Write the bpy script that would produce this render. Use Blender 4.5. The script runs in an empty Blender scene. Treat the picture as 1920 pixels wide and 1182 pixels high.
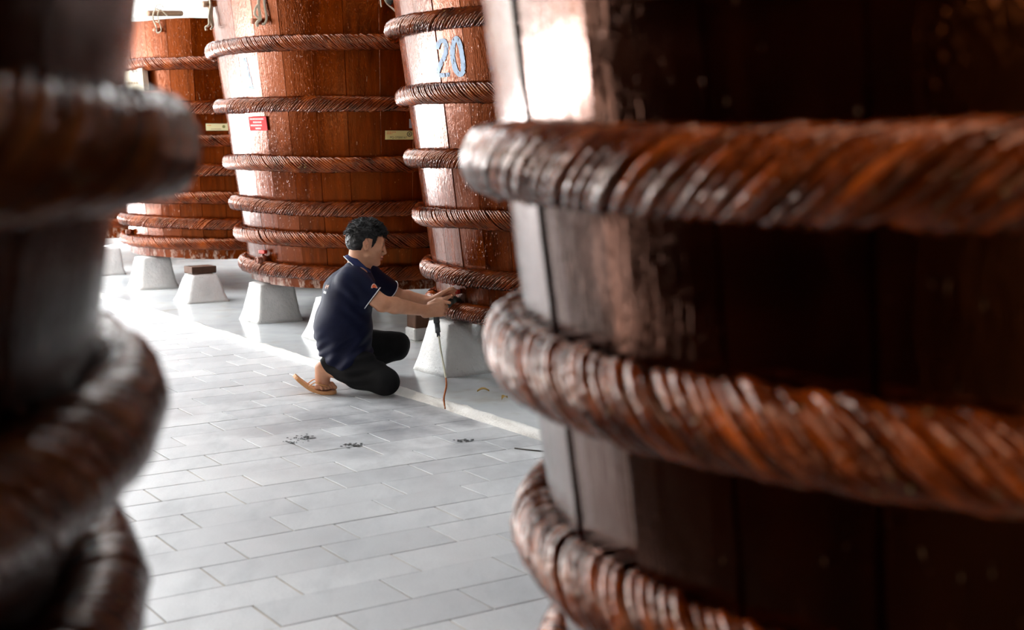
import bpy, bmesh, math, random
import numpy as np
from mathutils import Vector, Matrix
from mathutils.bvhtree import BVHTree

random.seed(7)
RNG = np.random.default_rng(11)
PI = math.pi
SC = bpy.context.scene
COL = SC.collection

# ------------------------------------------------------------------ camera, light, exposure
CAM_H = 1.26
F_PX = 2535.0
PITCH = math.atan(331.0 / F_PX)
cam_d = bpy.data.cameras.new('camera')
cam = bpy.data.objects.new('camera', cam_d)
COL.objects.link(cam)
cam.location = (0, 0, CAM_H)
cam.rotation_euler = (PI / 2 - PITCH, 0, 0)
cam_d.sensor_width = 36.0
cam_d.lens = 36.0 * F_PX / 1920.0
cam_d.clip_start = 0.05
cam_d.dof.use_dof = True
cam_d.dof.focus_distance = 6.9
cam_d.dof.aperture_fstop = 3.3
SC.camera = cam

SC.view_settings.view_transform = 'Standard'
SC.view_settings.look = 'None'
SC.view_settings.exposure = -0.3
SC.view_settings.gamma = 1.0
SC.view_settings.use_curve_mapping = False

world = bpy.data.worlds.new('overcast_sky')
SC.world = world
world.use_nodes = True
bg = world.node_tree.nodes['Background']
bg.inputs['Color'].default_value = (0.95, 0.98, 1.0, 1)
bg.inputs['Strength'].default_value = 11.0
sun_d = bpy.data.lights.new('sun', 'SUN')
sun_d.energy = 560.0
sun_d.angle = math.radians(1.0)
sun_d.color = (1.0, 0.98, 0.96)
sun = bpy.data.objects.new('sun', sun_d)
COL.objects.link(sun)

# ------------------------------------------------------------------ frames of reference
# d runs along the row of vats towards the camera, n points from the aisle into the row
YAW = 0.5855
DV = np.array([math.sin(YAW), -math.cos(YAW), 0.0])
NV = np.array([math.cos(YAW), math.sin(YAW), 0.0])
def uv(u, v, z=0.0):
    return Vector(DV * u + NV * v + np.array([0, 0, z]))
ROW = math.atan2(DV[1], DV[0])          # rotation of an object whose local x is d, local y is n
_sd = Vector(DV * -0.1 + NV * 0.78 + np.array([0, 0, 0.62]))     # towards the sun, behind the building
sun.rotation_euler = _sd.to_track_quat('Z', 'Y').to_euler()
CP, SP = math.cos(PITCH), math.sin(PITCH)
def ray(px, py):
    a = (px - 960.0) / F_PX
    b = -(py - 591.0) / F_PX
    return Vector((a, CP + b * SP, -SP + b * CP))
def at(px, py, Y):                       # the point at forward distance Y seen at a spot of the photograph
    r = ray(px, py)
    return Vector((0, 0, CAM_H)) + r * (Y / r.y)

# ------------------------------------------------------------------ helpers
def tag(o, label=None, cat=None, group=None, kind=None):
    if label: o['label'] = label
    if cat: o['category'] = cat
    if group: o['group'] = group
    if kind: o['kind'] = kind
    return o
def empty(name, loc=(0, 0, 0), rz=0.0):
    o = bpy.data.objects.new(name, None)
    COL.objects.link(o)
    o.location = loc
    o.rotation_euler = (0, 0, rz)
    o.empty_display_size = 0.1
    return o
def mesh_np(name, verts, faces, smooth=True):
    me = bpy.data.meshes.new(name)
    verts = np.asarray(verts, dtype=np.float32)
    faces = np.asarray(faces, dtype=np.int32)
    k = faces.shape[1]
    me.vertices.add(len(verts)); me.vertices.foreach_set('co', verts.ravel())
    me.loops.add(faces.size); me.loops.foreach_set('vertex_index', faces.ravel())
    me.polygons.add(len(faces))
    me.polygons.foreach_set('loop_start', np.arange(0, faces.size, k, dtype=np.int32))
    me.polygons.foreach_set('use_smooth', np.full(len(faces), smooth))
    me.update(calc_edges=True)
    me.validate()
    return me
def link(name, me, m=None, parent=None, loc=None):
    o = bpy.data.objects.new(name, me)
    COL.objects.link(o)
    if m is not None:
        for mm in (m if isinstance(m, (list, tuple)) else [m]):
            me.materials.append(mm)
    if parent is not None: o.parent = parent
    if loc is not None: o.location = loc
    return o
def bm_obj(name, bm, m=None, parent=None, loc=None, smooth=False):
    me = bpy.data.meshes.new(name)
    bm.normal_update()
    for f in bm.faces: f.smooth = smooth
    bm.to_mesh(me); bm.free()
    return link(name, me, m, parent, loc)
def box_bm(x0, x1, y0, y1, z0, z1, bevel=0.0, seg=1, bm=None):
    b = bm or bmesh.new()
    r = bmesh.ops.create_cube(b, size=1.0)
    for v in r['verts']:
        v.co = Vector(((x0 + x1) / 2 + v.co.x * (x1 - x0), (y0 + y1) / 2 + v.co.y * (y1 - y0), (z0 + z1) / 2 + v.co.z * (z1 - z0)))
    if bevel > 0:
        es = list({e for v in r['verts'] for e in v.link_edges})
        bmesh.ops.bevel(b, geom=es, offset=bevel, segments=seg, affect='EDGES', profile=0.5)
    return b
def tube_np(path, rad, sides=8, closed=False, flat=1.0, caps=True, up=None):
    """swept tube along path; rad scalar or list; flat scales the second axis"""
    P = np.asarray(path, float)
    n = len(P)
    R = np.full(n, rad) if np.isscalar(rad) else np.asarray(rad, float)
    if closed: T = np.roll(P, -1, 0) - np.roll(P, 1, 0)
    else: T = np.gradient(P, axis=0)
    T /= np.linalg.norm(T, axis=1, keepdims=True) + 1e-12
    ref = np.array(up if up is not None else (0, 0, 1.0), float)
    if up is None and abs(T[0] @ ref) > 0.9: ref = np.array((1.0, 0, 0))
    A = np.cross(T, ref); A /= np.linalg.norm(A, axis=1, keepdims=True) + 1e-12
    B = np.cross(T, A)
    th = np.linspace(0, 2 * PI, sides, endpoint=False)
    V = P[:, None, :] + R[:, None, None] * (np.cos(th)[None, :, None] * A[:, None, :] + flat * np.sin(th)[None, :, None] * B[:, None, :])
    V = V.reshape(-1, 3)
    m = n if closed else n - 1
    i = np.arange(m)[:, None]; j = np.arange(sides)[None, :]
    i2 = (i + 1) % n; j2 = (j + 1) % sides
    Fq = np.stack([i * sides + j, i2 * sides + j, i2 * sides + j2, i * sides + j2], -1).reshape(-1, 4)
    if not closed and caps:
        V = np.vstack([V, P[0], P[-1]])
        c0, c1 = len(V) - 2, len(V) - 1
        jj = np.arange(sides)
        Fq = np.vstack([Fq, np.stack([np.full(sides, c0), jj, (jj + 1) % sides, (jj + 1) % sides], -1),
                        np.stack([np.full(sides, c1), (n - 1) * sides + (jj + 1) % sides, (n - 1) * sides + jj, (n - 1) * sides + jj], -1)])
    return V, Fq
def quads_mesh(name, V, Fq, smooth=True):
    """quads in which a repeated last index marks a triangle"""
    me = bpy.data.meshes.new(name)
    fl = [tuple(f[:3]) if f[2] == f[3] else tuple(f) for f in np.asarray(Fq).tolist()]
    me.from_pydata([tuple(v) for v in np.asarray(V, float)], [], fl)
    me.polygons.foreach_set('use_smooth', np.full(len(me.polygons), smooth))
    me.update()
    return me
def tube(name, path, rad, m, parent=None, sides=8, closed=False, flat=1.0, up=None, loc=None):
    V, Fq = tube_np(path, rad, sides, closed, flat, up=up)
    return link(name, quads_mesh(name, V, Fq), m, parent, loc)
def spline(pts, n):
    """Catmull-Rom through the points"""
    P = np.asarray([tuple(p) for p in pts], float)
    Q = np.vstack([2 * P[0] - P[1], P, 2 * P[-1] - P[-2]])
    out = []
    segs = len(P) - 1
    for t in np.linspace(0, segs, n):
        i = min(int(t), segs - 1); f = t - i
        a, b, c, d = Q[i], Q[i + 1], Q[i + 2], Q[i + 3]
        out.append(0.5 * ((2 * b) + (-a + c) * f + (2 * a - 5 * b + 4 * c - d) * f * f + (-a + 3 * b - 3 * c + d) * f ** 3))
    return np.array(out)
def noise3(P, scale, seed, octaves=3):
    """cheap smooth noise: a sum of sines in random directions, about -1..1"""
    r = np.random.default_rng(seed)
    out = 0; amp = 1.0; tot = 0
    for o in range(octaves):
        for k in range(4):
            w = r.normal(size=3); w = w / np.linalg.norm(w) * scale * (2 ** o) * r.uniform(.7, 1.3)
            out = out + amp * np.sin(P @ w + r.uniform(0, 6.28))
        tot += amp * 1.6; amp *= 0.5
    return out / tot

# ------------------------------------------------------------------ materials
class N:
    def __init__(s, name):
        s.m = bpy.data.materials.new(name); s.m.use_nodes = True
        s.t = s.m.node_tree; s.b = s.t.nodes['Principled BSDF']
    def n(s, typ, **kw):
        x = s.t.nodes.new(typ)
        for k, v in kw.items(): setattr(x, k, v)
        return x
    def l(s, a, b): s.t.links.new(a, b)
    def set(s, **kw):
        for k, v in kw.items():
            k = k.replace('_', ' ')
            i = s.b.inputs[k]
            i.default_value = (*v, 1) if i.type == 'RGBA' else v
        return s
    def coords(s, scale=(1, 1, 1), rand=True, space='Object'):
        tc = s.n('ShaderNodeTexCoord'); mp = s.n('ShaderNodeMapping')
        s.l(tc.outputs[space], mp.inputs['Vector'])
        mp.inputs['Scale'].default_value = scale
        if rand:
            oi = s.n('ShaderNodeObjectInfo'); mu = s.n('ShaderNodeMath', operation='MULTIPLY')
            s.l(oi.outputs['Random'], mu.inputs[0]); mu.inputs[1].default_value = 97.0
            cb = s.n('ShaderNodeCombineXYZ')
            for k in range(3): s.l(mu.outputs[0], cb.inputs[k])
            s.l(cb.outputs[0], mp.inputs['Location'])
        return mp.outputs['Vector']
    def noise(s, vec, scale=5.0, detail=3.0, rough=0.55, dist=0.0):
        x = s.n('ShaderNodeTexNoise')
        s.l(vec, x.inputs['Vector'])
        x.inputs['Scale'].default_value = scale; x.inputs['Detail'].default_value = detail
        x.inputs['Roughness'].default_value = rough; x.inputs['Distortion'].default_value = dist
        return x.outputs['Fac']
    def ramp(s, fac, stops):
        x = s.n('ShaderNodeValToRGB')
        s.l(fac, x.inputs['Fac'])
        e = x.color_ramp.elements
        while len(e) < len(stops): e.new(0.5)
        for q, (p, c) in zip(e, stops):
            q.position = p
            q.color = (c, c, c, 1) if np.isscalar(c) else (*c, 1)
        return x.outputs['Color']
    def mix(s, fac, a, b, typ='MIX'):
        x = s.n('ShaderNodeMix', data_type='RGBA', blend_type=typ)
        for sock, v in ((x.inputs[0], fac), (x.inputs[6], a), (x.inputs[7], b)):
            if hasattr(v, 'links'): s.l(v, sock)
            elif np.isscalar(v): sock.default_value = v
            else: sock.default_value = (*v, 1)
        return x.outputs[2]
    def bump(s, h, strength=0.3, dist=0.01, prev=None):
        x = s.n('ShaderNodeBump')
        x.inputs['Strength'].default_value = strength; x.inputs['Distance'].default_value = dist
        s.l(h, x.inputs['Height'])
        if prev is not None: s.l(prev, x.inputs['Normal'])
        return x.outputs['Normal']
    def base(s, c): s.l(c, s.b.inputs['Base Color']); return s
    def norm(s, c): s.l(c, s.b.inputs['Normal']); return s
    def rough(s, c): s.l(c, s.b.inputs['Roughness']); return s

def wood_vat(name, dark, mid, light, rough=0.11, streak=0.05, speck=0.14, salt=True, ior=1.55):
    s = N(name)
    grain = s.noise(s.coords((22, 22, 1.6)), 1.0, 5.0, 0.6)
    patch = s.noise(s.coords((2.2, 2.2, 1.1)), 1.0, 3.0, 0.6)
    c = s.ramp(grain, [(0.3, dark), (0.5, mid), (0.75, light)])
    c2 = s.mix(s.ramp(patch, [(0.4, 0.0), (0.7, 0.75)]), c, light)
    oi = s.n('ShaderNodeObjectInfo')
    v = s.ramp(oi.outputs['Random'], [(0.0, 0.72), (1.0, 1.12)])
    c3 = s.mix(1.0, c2, v, 'MULTIPLY')
    fl = s.noise(s.coords((70, 70, 26)), 1.0, 2.0, 0.6)
    chip = s.ramp(fl, [(0.70, 0.0), (0.76, 0.55)])
    c4 = s.mix(chip, c3, (0.32, 0.2, 0.13))
    if salt:
        tc = s.n('ShaderNodeTexCoord'); sx = s.n('ShaderNodeSeparateXYZ'); s.l(tc.outputs['Object'], sx.inputs[0])
        low = s.n('ShaderNodeMapRange'); s.l(sx.outputs['Z'], low.inputs['Value'])
        low.inputs['From Min'].default_value = 0.16; low.inputs['From Max'].default_value = 0.0
        sn = s.noise(s.coords((16, 16, 9)), 1.0, 4.0, 0.7)
        mu = s.n('ShaderNodeMath', operation='MULTIPLY'); s.l(low.outputs[0], mu.inputs[0]); s.l(s.ramp(sn, [(0.5, 0.0), (0.66, 0.8)]), mu.inputs[1])
        c4 = s.mix(mu.outputs[0], c4, (0.5, 0.45, 0.4))
    s.base(c4)
    h1 = s.noise(s.coords((48, 48, 2.6)), 1.0, 4.0, 0.6)
    h2 = s.noise(s.coords((95, 95, 34)), 1.0, 3.0, 0.65)
    nn = s.bump(h1, streak, 0.012)
    nn = s.bump(s.ramp(h2, [(0.42, 0.0), (0.62, 1.0)]), speck, 0.0022, nn)
    dr = s.noise(s.coords((75, 75, 1.3)), 1.0, 2.0, 0.5)
    nn = s.bump(s.ramp(dr, [(0.62, 0.0), (0.70, 1.0)]), speck, 0.003, nn)
    pit = s.ramp(s.noise(s.coords((120, 120, 36)), 1.0, 2.0, 0.55), [(0.66, 0.0), (0.72, 1.0)])
    nn = s.bump(pit, 0.08 if ior > 1.6 else 0.3, -0.004, nn)
    s.norm(nn)
    s.rough(s.ramp(patch, [(0.3, rough * 0.75), (0.7, rough * 1.5)]))
    s.set(IOR=ior, Specular_Tint=(0.9, 0.24, 0.06))
    return s.m
def rattan(name, dark, mid, light, rough=0.16, salt=0.5, bump=0.4, sc=1.0):
    s = N(name)
    a = s.noise(s.coords((9 * sc, 9 * sc, 9 * sc)), 1.0, 4.0, 0.6)
    b = s.noise(s.coords((60 * sc, 60 * sc, 60 * sc)), 1.0, 3.0, 0.6)
    c = s.ramp(a, [(0.3, dark), (0.52, mid), (0.72, light)])
    sa = s.ramp(b, [(0.62, 0.0), (0.75, salt)])
    salt_patch = s.noise(s.coords((3.1 * sc, 3.1 * sc, 3.1 * sc)), 1.0, 2.0)  # broad noise that gathers the salt into patches
    sa2 = s.mix(1.0, sa, s.ramp(salt_patch, [(0.45, 0.0), (0.62, 1.0)]), 'MULTIPLY')
    s.base(s.mix(sa2, c, (0.46, 0.36, 0.16)))
    s.norm(s.bump(b, bump, 0.006))
    s.set(Roughness=rough, IOR=1.55, Specular_Tint=(1.0, 0.5, 0.3))
    return s.m
def plain(name, col, rough=0.5, bump=0.0, bscale=40.0, var=0.12, metallic=0.0, **kw):
    s = N(name)
    f = s.noise(s.coords((6, 6, 6)), 1.0, 4.0, 0.6)
    lo = tuple(x * (1 - var) for x in col); hi = tuple(min(1, x * (1 + var)) for x in col)
    s.base(s.ramp(f, [(0.3, lo), (0.7, hi)]))
    if bump > 0: s.norm(s.bump(s.noise(s.coords((bscale,) * 3), 1.0, 4.0, 0.6), bump, 0.01))
    s.set(Roughness=rough, Metallic=metallic, **kw)
    return s.m

M = {}
M['vat_wood'] = wood_vat('lacquered_vat_wood', (0.03, 0.0036, 0.0002), (0.072, 0.0102, 0.0004), (0.145, 0.0225, 0.0008))
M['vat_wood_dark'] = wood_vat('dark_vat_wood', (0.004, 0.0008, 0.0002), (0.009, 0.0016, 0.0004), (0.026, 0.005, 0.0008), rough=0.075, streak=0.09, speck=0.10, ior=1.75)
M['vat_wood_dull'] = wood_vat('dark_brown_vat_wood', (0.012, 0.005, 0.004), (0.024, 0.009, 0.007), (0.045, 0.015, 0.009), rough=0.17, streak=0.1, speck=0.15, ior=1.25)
M['vat_wood_dull'].node_tree.nodes['Principled BSDF'].inputs['Specular IOR Level'].default_value = 0.3
M['rattan'] = rattan('brown_lacquered_rattan', (0.022, 0.0025, 0.0004), (0.11, 0.0155, 0.0013), (0.235, 0.044, 0.0045))
M['rattan_near'] = rattan('red_brown_lacquered_rattan', (0.018, 0.0028, 0.0007), (0.145, 0.021, 0.002), (0.52, 0.09, 0.009), salt=0.75, bump=0.6, rough=0.11)
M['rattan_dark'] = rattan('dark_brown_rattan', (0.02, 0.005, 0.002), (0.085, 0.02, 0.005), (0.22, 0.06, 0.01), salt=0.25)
M['rattan_dark'].node_tree.nodes['Principled BSDF'].inputs['IOR'].default_value = 1.5
M['vat_inside'] = plain('vat_bottom_wood', (0.05, 0.015, 0.006), 0.7)

def tile_mat():
    s = N('grey_stone_tile')
    oi = s.n('ShaderNodeObjectInfo')
    v = s.ramp(oi.outputs['Random'], [(0.0, (0.56, 0.575, 0.59)), (0.5, (0.63, 0.645, 0.66)), (1.0, (0.71, 0.72, 0.73))])
    geo = s.n('ShaderNodeNewGeometry')
    def wn(scale, detail, rough=0.6, sx=(1, 1, 1)):
        mp = s.n('ShaderNodeMapping'); s.l(geo.outputs['Position'], mp.inputs['Vector']); mp.inputs['Scale'].default_value = sx
        mp.inputs['Rotation'].default_value = (0, 0, -ROW)
        return s.noise(mp.outputs[0], scale, detail, rough)
    big = wn(0.8, 4.0)
    c = s.mix(s.ramp(big, [(0.42, 0.0), (0.7, 0.45)]), v, (0.27, 0.28, 0.3))
    streak = wn(6.0, 4.0, 0.65, (1.0, 0.35, 1.0))
    c = s.mix(s.ramp(streak, [(0.5, 0.0), (0.75, 0.35)]), c, (0.3, 0.31, 0.33))
    # darker mottled patch around the working place
    ds = s.n('ShaderNodeVectorMath', operation='DISTANCE'); s.l(geo.outputs['Position'], ds.inputs[0]); ds.inputs[1].default_value = (-0.35, 6.1, 0.0)
    mr = s.n('ShaderNodeMapRange'); s.l(ds.outputs['Value'], mr.inputs['Value'])
    for k, v_ in (('From Min', 1.5), ('From Max', 0.3), ('To Min', 0.0), ('To Max', 1.0)): mr.inputs[k].default_value = v_
    dm = s.n('ShaderNodeMath', operation='MULTIPLY'); s.l(mr.outputs[0], dm.inputs[0]); s.l(s.ramp(wn(3.2, 4.0, 0.65), [(0.38, 0.25), (0.62, 0.95)]), dm.inputs[1])
    c = s.mix(dm.outputs[0], c, (0.2, 0.205, 0.22))
    fine = wn(140.0, 3.0, 0.7)
    c = s.mix(s.ramp(fine, [(0.4, 0.0), (0.75, 0.3)]), c, (0.36, 0.37, 0.39))
    s.base(c)
    s.norm(s.bump(fine, 0.12, 0.002))
    s.rough(s.ramp(streak, [(0.3, 0.34), (0.7, 0.55)]))
    return s.m
M['tile'] = tile_mat()
M['grout'] = plain('sandy_grout', (0.42, 0.37, 0.31), 0.9, 0.3, 60, 0.35)
def ledge_mat():
    s = N('grey_floor_paint')
    geo = s.n('ShaderNodeNewGeometry')
    a = s.noise(geo.outputs['Position'], 1.6, 4.0, 0.6)
    b = s.noise(geo.outputs['Position'], 5.0, 3.0, 0.6)
    c = s.ramp(a, [(0.35, (0.53, 0.56, 0.58)), (0.65, (0.63, 0.65, 0.66))])
    c = s.mix(s.ramp(b, [(0.56, 0.0), (0.74, 0.4)]), c, (0.36, 0.33, 0.2))
    s.base(c)
    s.norm(s.bump(b, 0.12, 0.012))
    s.rough(s.ramp(a, [(0.35, 0.12), (0.7, 0.26)]))
    return s.m
M['ledge'] = ledge_mat()
M['kerb'] = plain('white_kerb_paint', (0.72, 0.71, 0.68), 0.6, 0.8, 70, 0.12)
def pier_mat():
    s = N('whitewashed_concrete')
    a = s.noise(s.coords((5, 5, 5)), 1.0, 5.0, 0.65)
    c = s.ramp(a, [(0.3, (0.6, 0.61, 0.6)), (0.62, (0.74, 0.74, 0.73))])
    h = s.noise(s.coords((42, 42, 42)), 1.0, 4.0, 0.6)
    pit = s.noise(s.coords((120, 120, 120)), 1.0, 1.0, 0.4)
    c = s.mix(s.ramp(pit, [(0.74, 0.0), (0.78, 0.7)]), c, (0.1, 0.1, 0.1))
    s.base(c); s.norm(s.bump(h, 0.5, 0.012)); s.set(Roughness=0.6)
    return s.m
M['pier'] = pier_mat()
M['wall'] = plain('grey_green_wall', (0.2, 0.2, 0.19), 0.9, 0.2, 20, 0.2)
M['dark_strip'] = plain('added_dark_floor', (0.055, 0.055, 0.055), 0.7)  # for the unseen added strip, dark to dim reflections in the vats
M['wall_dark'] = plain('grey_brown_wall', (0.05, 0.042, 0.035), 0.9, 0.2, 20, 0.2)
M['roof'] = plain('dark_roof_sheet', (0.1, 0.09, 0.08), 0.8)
M['ground'] = plain('pale_concrete_yard', (0.66, 0.68, 0.70), 0.8, 0.2, 8, 0.08)
M['cloth_white'] = plain('white_cover_cloth', (0.78, 0.78, 0.75), 0.85, 0.3, 30, 0.05)
M['cord'] = plain('cream_cord', (0.6, 0.52, 0.4), 0.8, 0.4, 200, 0.15)
M['dowel'] = plain('pale_dowel_wood', (0.3, 0.17, 0.1), 0.7, 0.4, 60, 0.3)
M['peg'] = plain('red_brown_peg_wood', (0.35, 0.11, 0.05), 0.6, 0.3, 60, 0.25)
M['block'] = plain('brown_packing_wood', (0.07, 0.026, 0.01), 0.7, 0.4, 40, 0.4)

# ------------------------------------------------------------------ the setting
KERB = 3.195
LEDGE_Z = 0.032
def slab(name, u0, u1, v0, v1, z0, z1, m, kind='structure', bevel=0.0):
    o = bm_obj(name, box_bm(u0, u1, v0, v1, z0, z1, bevel), m)
    o.rotation_euler = (0, 0, ROW)
    if kind: o['kind'] = kind
    return o
U_END = -16.0
floor = slab('floor', U_END, 4.2, 0.15, KERB, -0.12, -0.0035, M['grout'])
slab('ground', -60, U_END, -40, 30, -0.14, -0.02, M['ground'])
slab('trim_1', U_END, 4.2, KERB + 0.012, 8.6, -0.12, LEDGE_Z, M['ledge'])
slab('added_strip', U_END, 4.2, -4.0, 0.15, -0.12, 0.004, M['dark_strip'])          # added dark strip out of view, shapes what the vats reflect
slab('wall_far', -28.3, -28, -40, 30, -0.1, 6.5, M['wall'])
slab('wall_end', U_END, U_END + 0.15, 4.3, 8.6, -0.1, 1.55, M['pier'])
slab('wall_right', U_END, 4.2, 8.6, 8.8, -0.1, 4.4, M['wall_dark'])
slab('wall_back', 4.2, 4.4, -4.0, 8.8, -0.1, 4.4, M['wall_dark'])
slab('added_wall_left', -12.5, 4.2, -4.2, -4.0, -0.1, 4.4, M['wall_dark'])  # unseen wall, added to cut off light from the left
# roof with an open strip over the aisle, as the light on the hoops shows
# openings: over the far aisle, over the near aisle, and a small one added to put sun on the dark strip
for u0, u1, v0, v1 in ((-13.5, -9.0, -4.2, -3.0), (-13.5, -9.0, 2.6, 3.4), (-9.0, -1.8, -4.2, 3.4), (-1.8, 0.9, 0.75, 3.4), (-1.8, 0.9, -4.2, -0.6), (0.9, 4.4, -4.2, 3.4),
                       (-13.5, -6.6, 3.4, 5.2), (-3.9, 4.4, 3.4, 5.2), (-6.6, -3.9, 4.7, 5.2), (-13.5, 4.4, 5.2, 8.8)):
    slab('ceiling', u0, u1, v0, v1, 4.4, 4.5, M['roof'])

# white painted kerb bead along the ledge
def kerb_bead():
    n = 700
    us = np.linspace(U_END, 2.0, n)
    prof = np.array([(-0.02, -0.002), (-0.018, 0.012), (-0.010, 0.027), (0.0, 0.035), (0.012, 0.036), (0.022, 0.030)])
    P = np.zeros((n, len(prof), 3))
    for k, (dv, z) in enumerate(prof):
        P[:, k, 0] = us
        w = noise3(np.stack([us, us * 0 + k, us * 0], 1), 14.0, 3, 3)
        P[:, k, 1] = KERB + dv + 0.006 * w
        P[:, k, 2] = z + (0.004 * noise3(np.stack([us, us * 0 + 2 * k, us * 0], 1), 30.0, 5, 3) if 0 < k < 5 else 0)
    i = np.arange(n - 1)[:, None]; j = np.arange(len(prof) - 1)[None, :]
    K = len(prof)
    Fq = np.stack([i * K + j, (i + 1) * K + j, (i + 1) * K + j + 1, i * K + j + 1], -1).reshape(-1, 4)[:, ::-1]
    o = link('trim_2', mesh_np('trim_2', P.reshape(-1, 3), Fq), M['kerb'])
    o.rotation_euler = (0, 0, ROW); o['kind'] = 'structure'
kerb_bead()

# tiles: rows run across the aisle, short joints staggered by half a tile
def tiles():
    even = [0.15, 0.6, 0.985, 1.37, 1.76, 2.145, 2.507, 2.845, KERB]
    odd = [0.15, 0.365, 0.75, 1.13, 1.525, 1.903, 2.286, 2.638, 2.972, KERB]
    tl = []
    du = 0.1955
    k0 = int((U_END + 3.150) / du)
    for k in range(k0, 34):
        u0 = -3.150 + k * du
        if u0 < U_END or u0 + du > 4.2: continue
        js = odd if k % 2 == 0 else even
        for a, b in zip(js[:-1], js[1:]):
            if b - a < 0.06: continue
            uc, vc = u0 + du / 2, (a + b) / 2
            p = uv(uc, vc)
            area = 0.0
            if p.y > 0.4:
                px = 960 + p.x / p.y * F_PX; py = 260 + CAM_H / p.y * F_PX
                if -30 < px < 1950 and py < 1260:
                    area = (b - a) * du * F_PX ** 2 * CAM_H / p.y ** 3
                    if 330 < px < 760 and 420 < py < 1182: area *= 1.0
                    if px < 150 or px > 1080: area *= 0.0
            tl.append((area, u0, a, b))
    tl.sort(key=lambda t: -t[0])
    gu, gv = 0.0015, 0.0032
    cache = {}
    rest = bmesh.new()
    for i, (area, u0, a, b) in enumerate(tl):
        dz = random.uniform(-0.0008, 0.0010)
        if i < 298 and area > 0:
            key = round(b - a, 3)
            if key not in cache:
                w = b - a
                bm = box_bm(-du / 2 + gu, du / 2 - gu, -w / 2 + gv, w / 2 - gv, -0.02, 0.0)
                top = [e for e in bm.edges if all(v.co.z > -0.001 for v in e.verts)]
                bmesh.ops.bevel(bm, geom=top, offset=0.0012, segments=1, affect='EDGES')
                me = bpy.data.meshes.new('tile'); bm.to_mesh(me); bm.free(); me.materials.append(M['tile'])
                cache[key] = me
            o = bpy.data.objects.new('tile', cache[key]); COL.objects.link(o)
            o.parent = floor
            o.location = (u0 + du / 2, (a + b) / 2, dz)
            o.rotation_euler = (random.uniform(-.002, .002), random.uniform(-.003, .003), random.uniform(-.002, .002))
        else:
            box_bm(u0 + gu, u0 + du - gu, a + gv, b - gv, -0.02, dz, bm=rest)
    o = bm_obj('tile', rest, M['tile'], floor); o['kind'] = 'stuff'
tiles()

# ------------------------------------------------------------------ vats
def rope_strands(R, r_rad, r_ver, S, turns, hand, nseg, sides, seed, wob=0.004, near_=False):
    """strand tubes of a twisted rattan hoop of ring radius R (each: verts, faces)"""
    rg = np.random.default_rng(seed)
    s = np.linspace(0, 2 * PI, nseg, endpoint=False)
    def per(amp, kmax, n=4):
        o = np.zeros_like(s)
        for _ in range(n): o += rg.normal() * np.sin(rg.integers(1, kmax) * s + rg.uniform(0, 6.28))
        return amp * o / math.sqrt(n)
    zw = per(wob, 7); rw = per(wob * 0.5, 7); thick = 1 + per(0.045, 22, 6)
    tw = per(0.12, 12, 5)
    gap = rg.uniform(0.85, 1.2, S); gap[rg.integers(0, S, 2)] = 1.6
    ang0 = np.cumsum(gap); ang0 = ang0 / ang0[-1] * 2 * PI
    out = []
    th = np.linspace(0, 2 * PI, sides, endpoint=False)
    for j in range(S):
        rs = 0.5 * (r_rad + r_ver) * math.sin(PI * min(gap[j], 1.25) / S) * (0.88 if near_ else 0.90)
        lift = 1 + per(0.03, 40, 6) + rg.normal() * 0.03
        ph = hand * turns * s + ang0[j] + tw + per(0.03, 30, 5)
        rad = (r_rad - rs * 0.85) * thick * lift; ver = (r_ver - rs * 0.85) * thick * lift
        rr = R + rw + rad * np.cos(ph); zz = zw + ver * np.sin(ph)
        P = np.stack([rr * np.cos(s), rr * np.sin(s), zz], 1)
        T = np.roll(P, -1, 0) - np.roll(P, 1, 0); T /= np.linalg.norm(T, axis=1, keepdims=True)
        O = np.stack([np.cos(ph) * np.cos(s), np.cos(ph) * np.sin(s), np.sin(ph)], 1)
        O -= T * (O * T).sum(1, keepdims=True); O /= np.linalg.norm(O, axis=1, keepdims=True)
        B = np.cross(T, O)
        rk = rs * (1 + per(0.05, 60, 5))
        V = P[:, None] + rk[:, None, None] * (np.cos(th)[None, :, None] * O[:, None] + np.sin(th)[None, :, None] * B[:, None])
        i = np.arange(nseg)[:, None]; k = np.arange(sides)[None, :]
        i2 = (i + 1) % nseg; k2 = (k + 1) % sides
        Fq = np.stack([i * sides + k, i * sides + k2, i2 * sides + k2, i2 * sides + k], -1).reshape(-1, 4)[:, ::-1]
        out.append((V.reshape(-1, 3), Fq))
    return out, zw, rw
def ring_core(R, r_rad, r_ver, n=120, m=8):
    s = np.linspace(0, 2 * PI, n, endpoint=False); t = np.linspace(0, 2 * PI, m, endpoint=False)
    rr = R + r_rad * np.cos(t)[None, :]
    V = np.stack([rr * np.cos(s)[:, None], rr * np.sin(s)[:, None], np.broadcast_to(r_ver * np.sin(t)[None, :], (n, m))], -1).reshape(-1, 3)
    i = np.arange(n)[:, None]; k = np.arange(m)[None, :]
    Fq = np.stack([i * m + k, ((i + 1) % n) * m + k, ((i + 1) % n) * m + (k + 1) % m, i * m + (k + 1) % m], -1).reshape(-1, 4)
    return V, Fq

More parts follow.
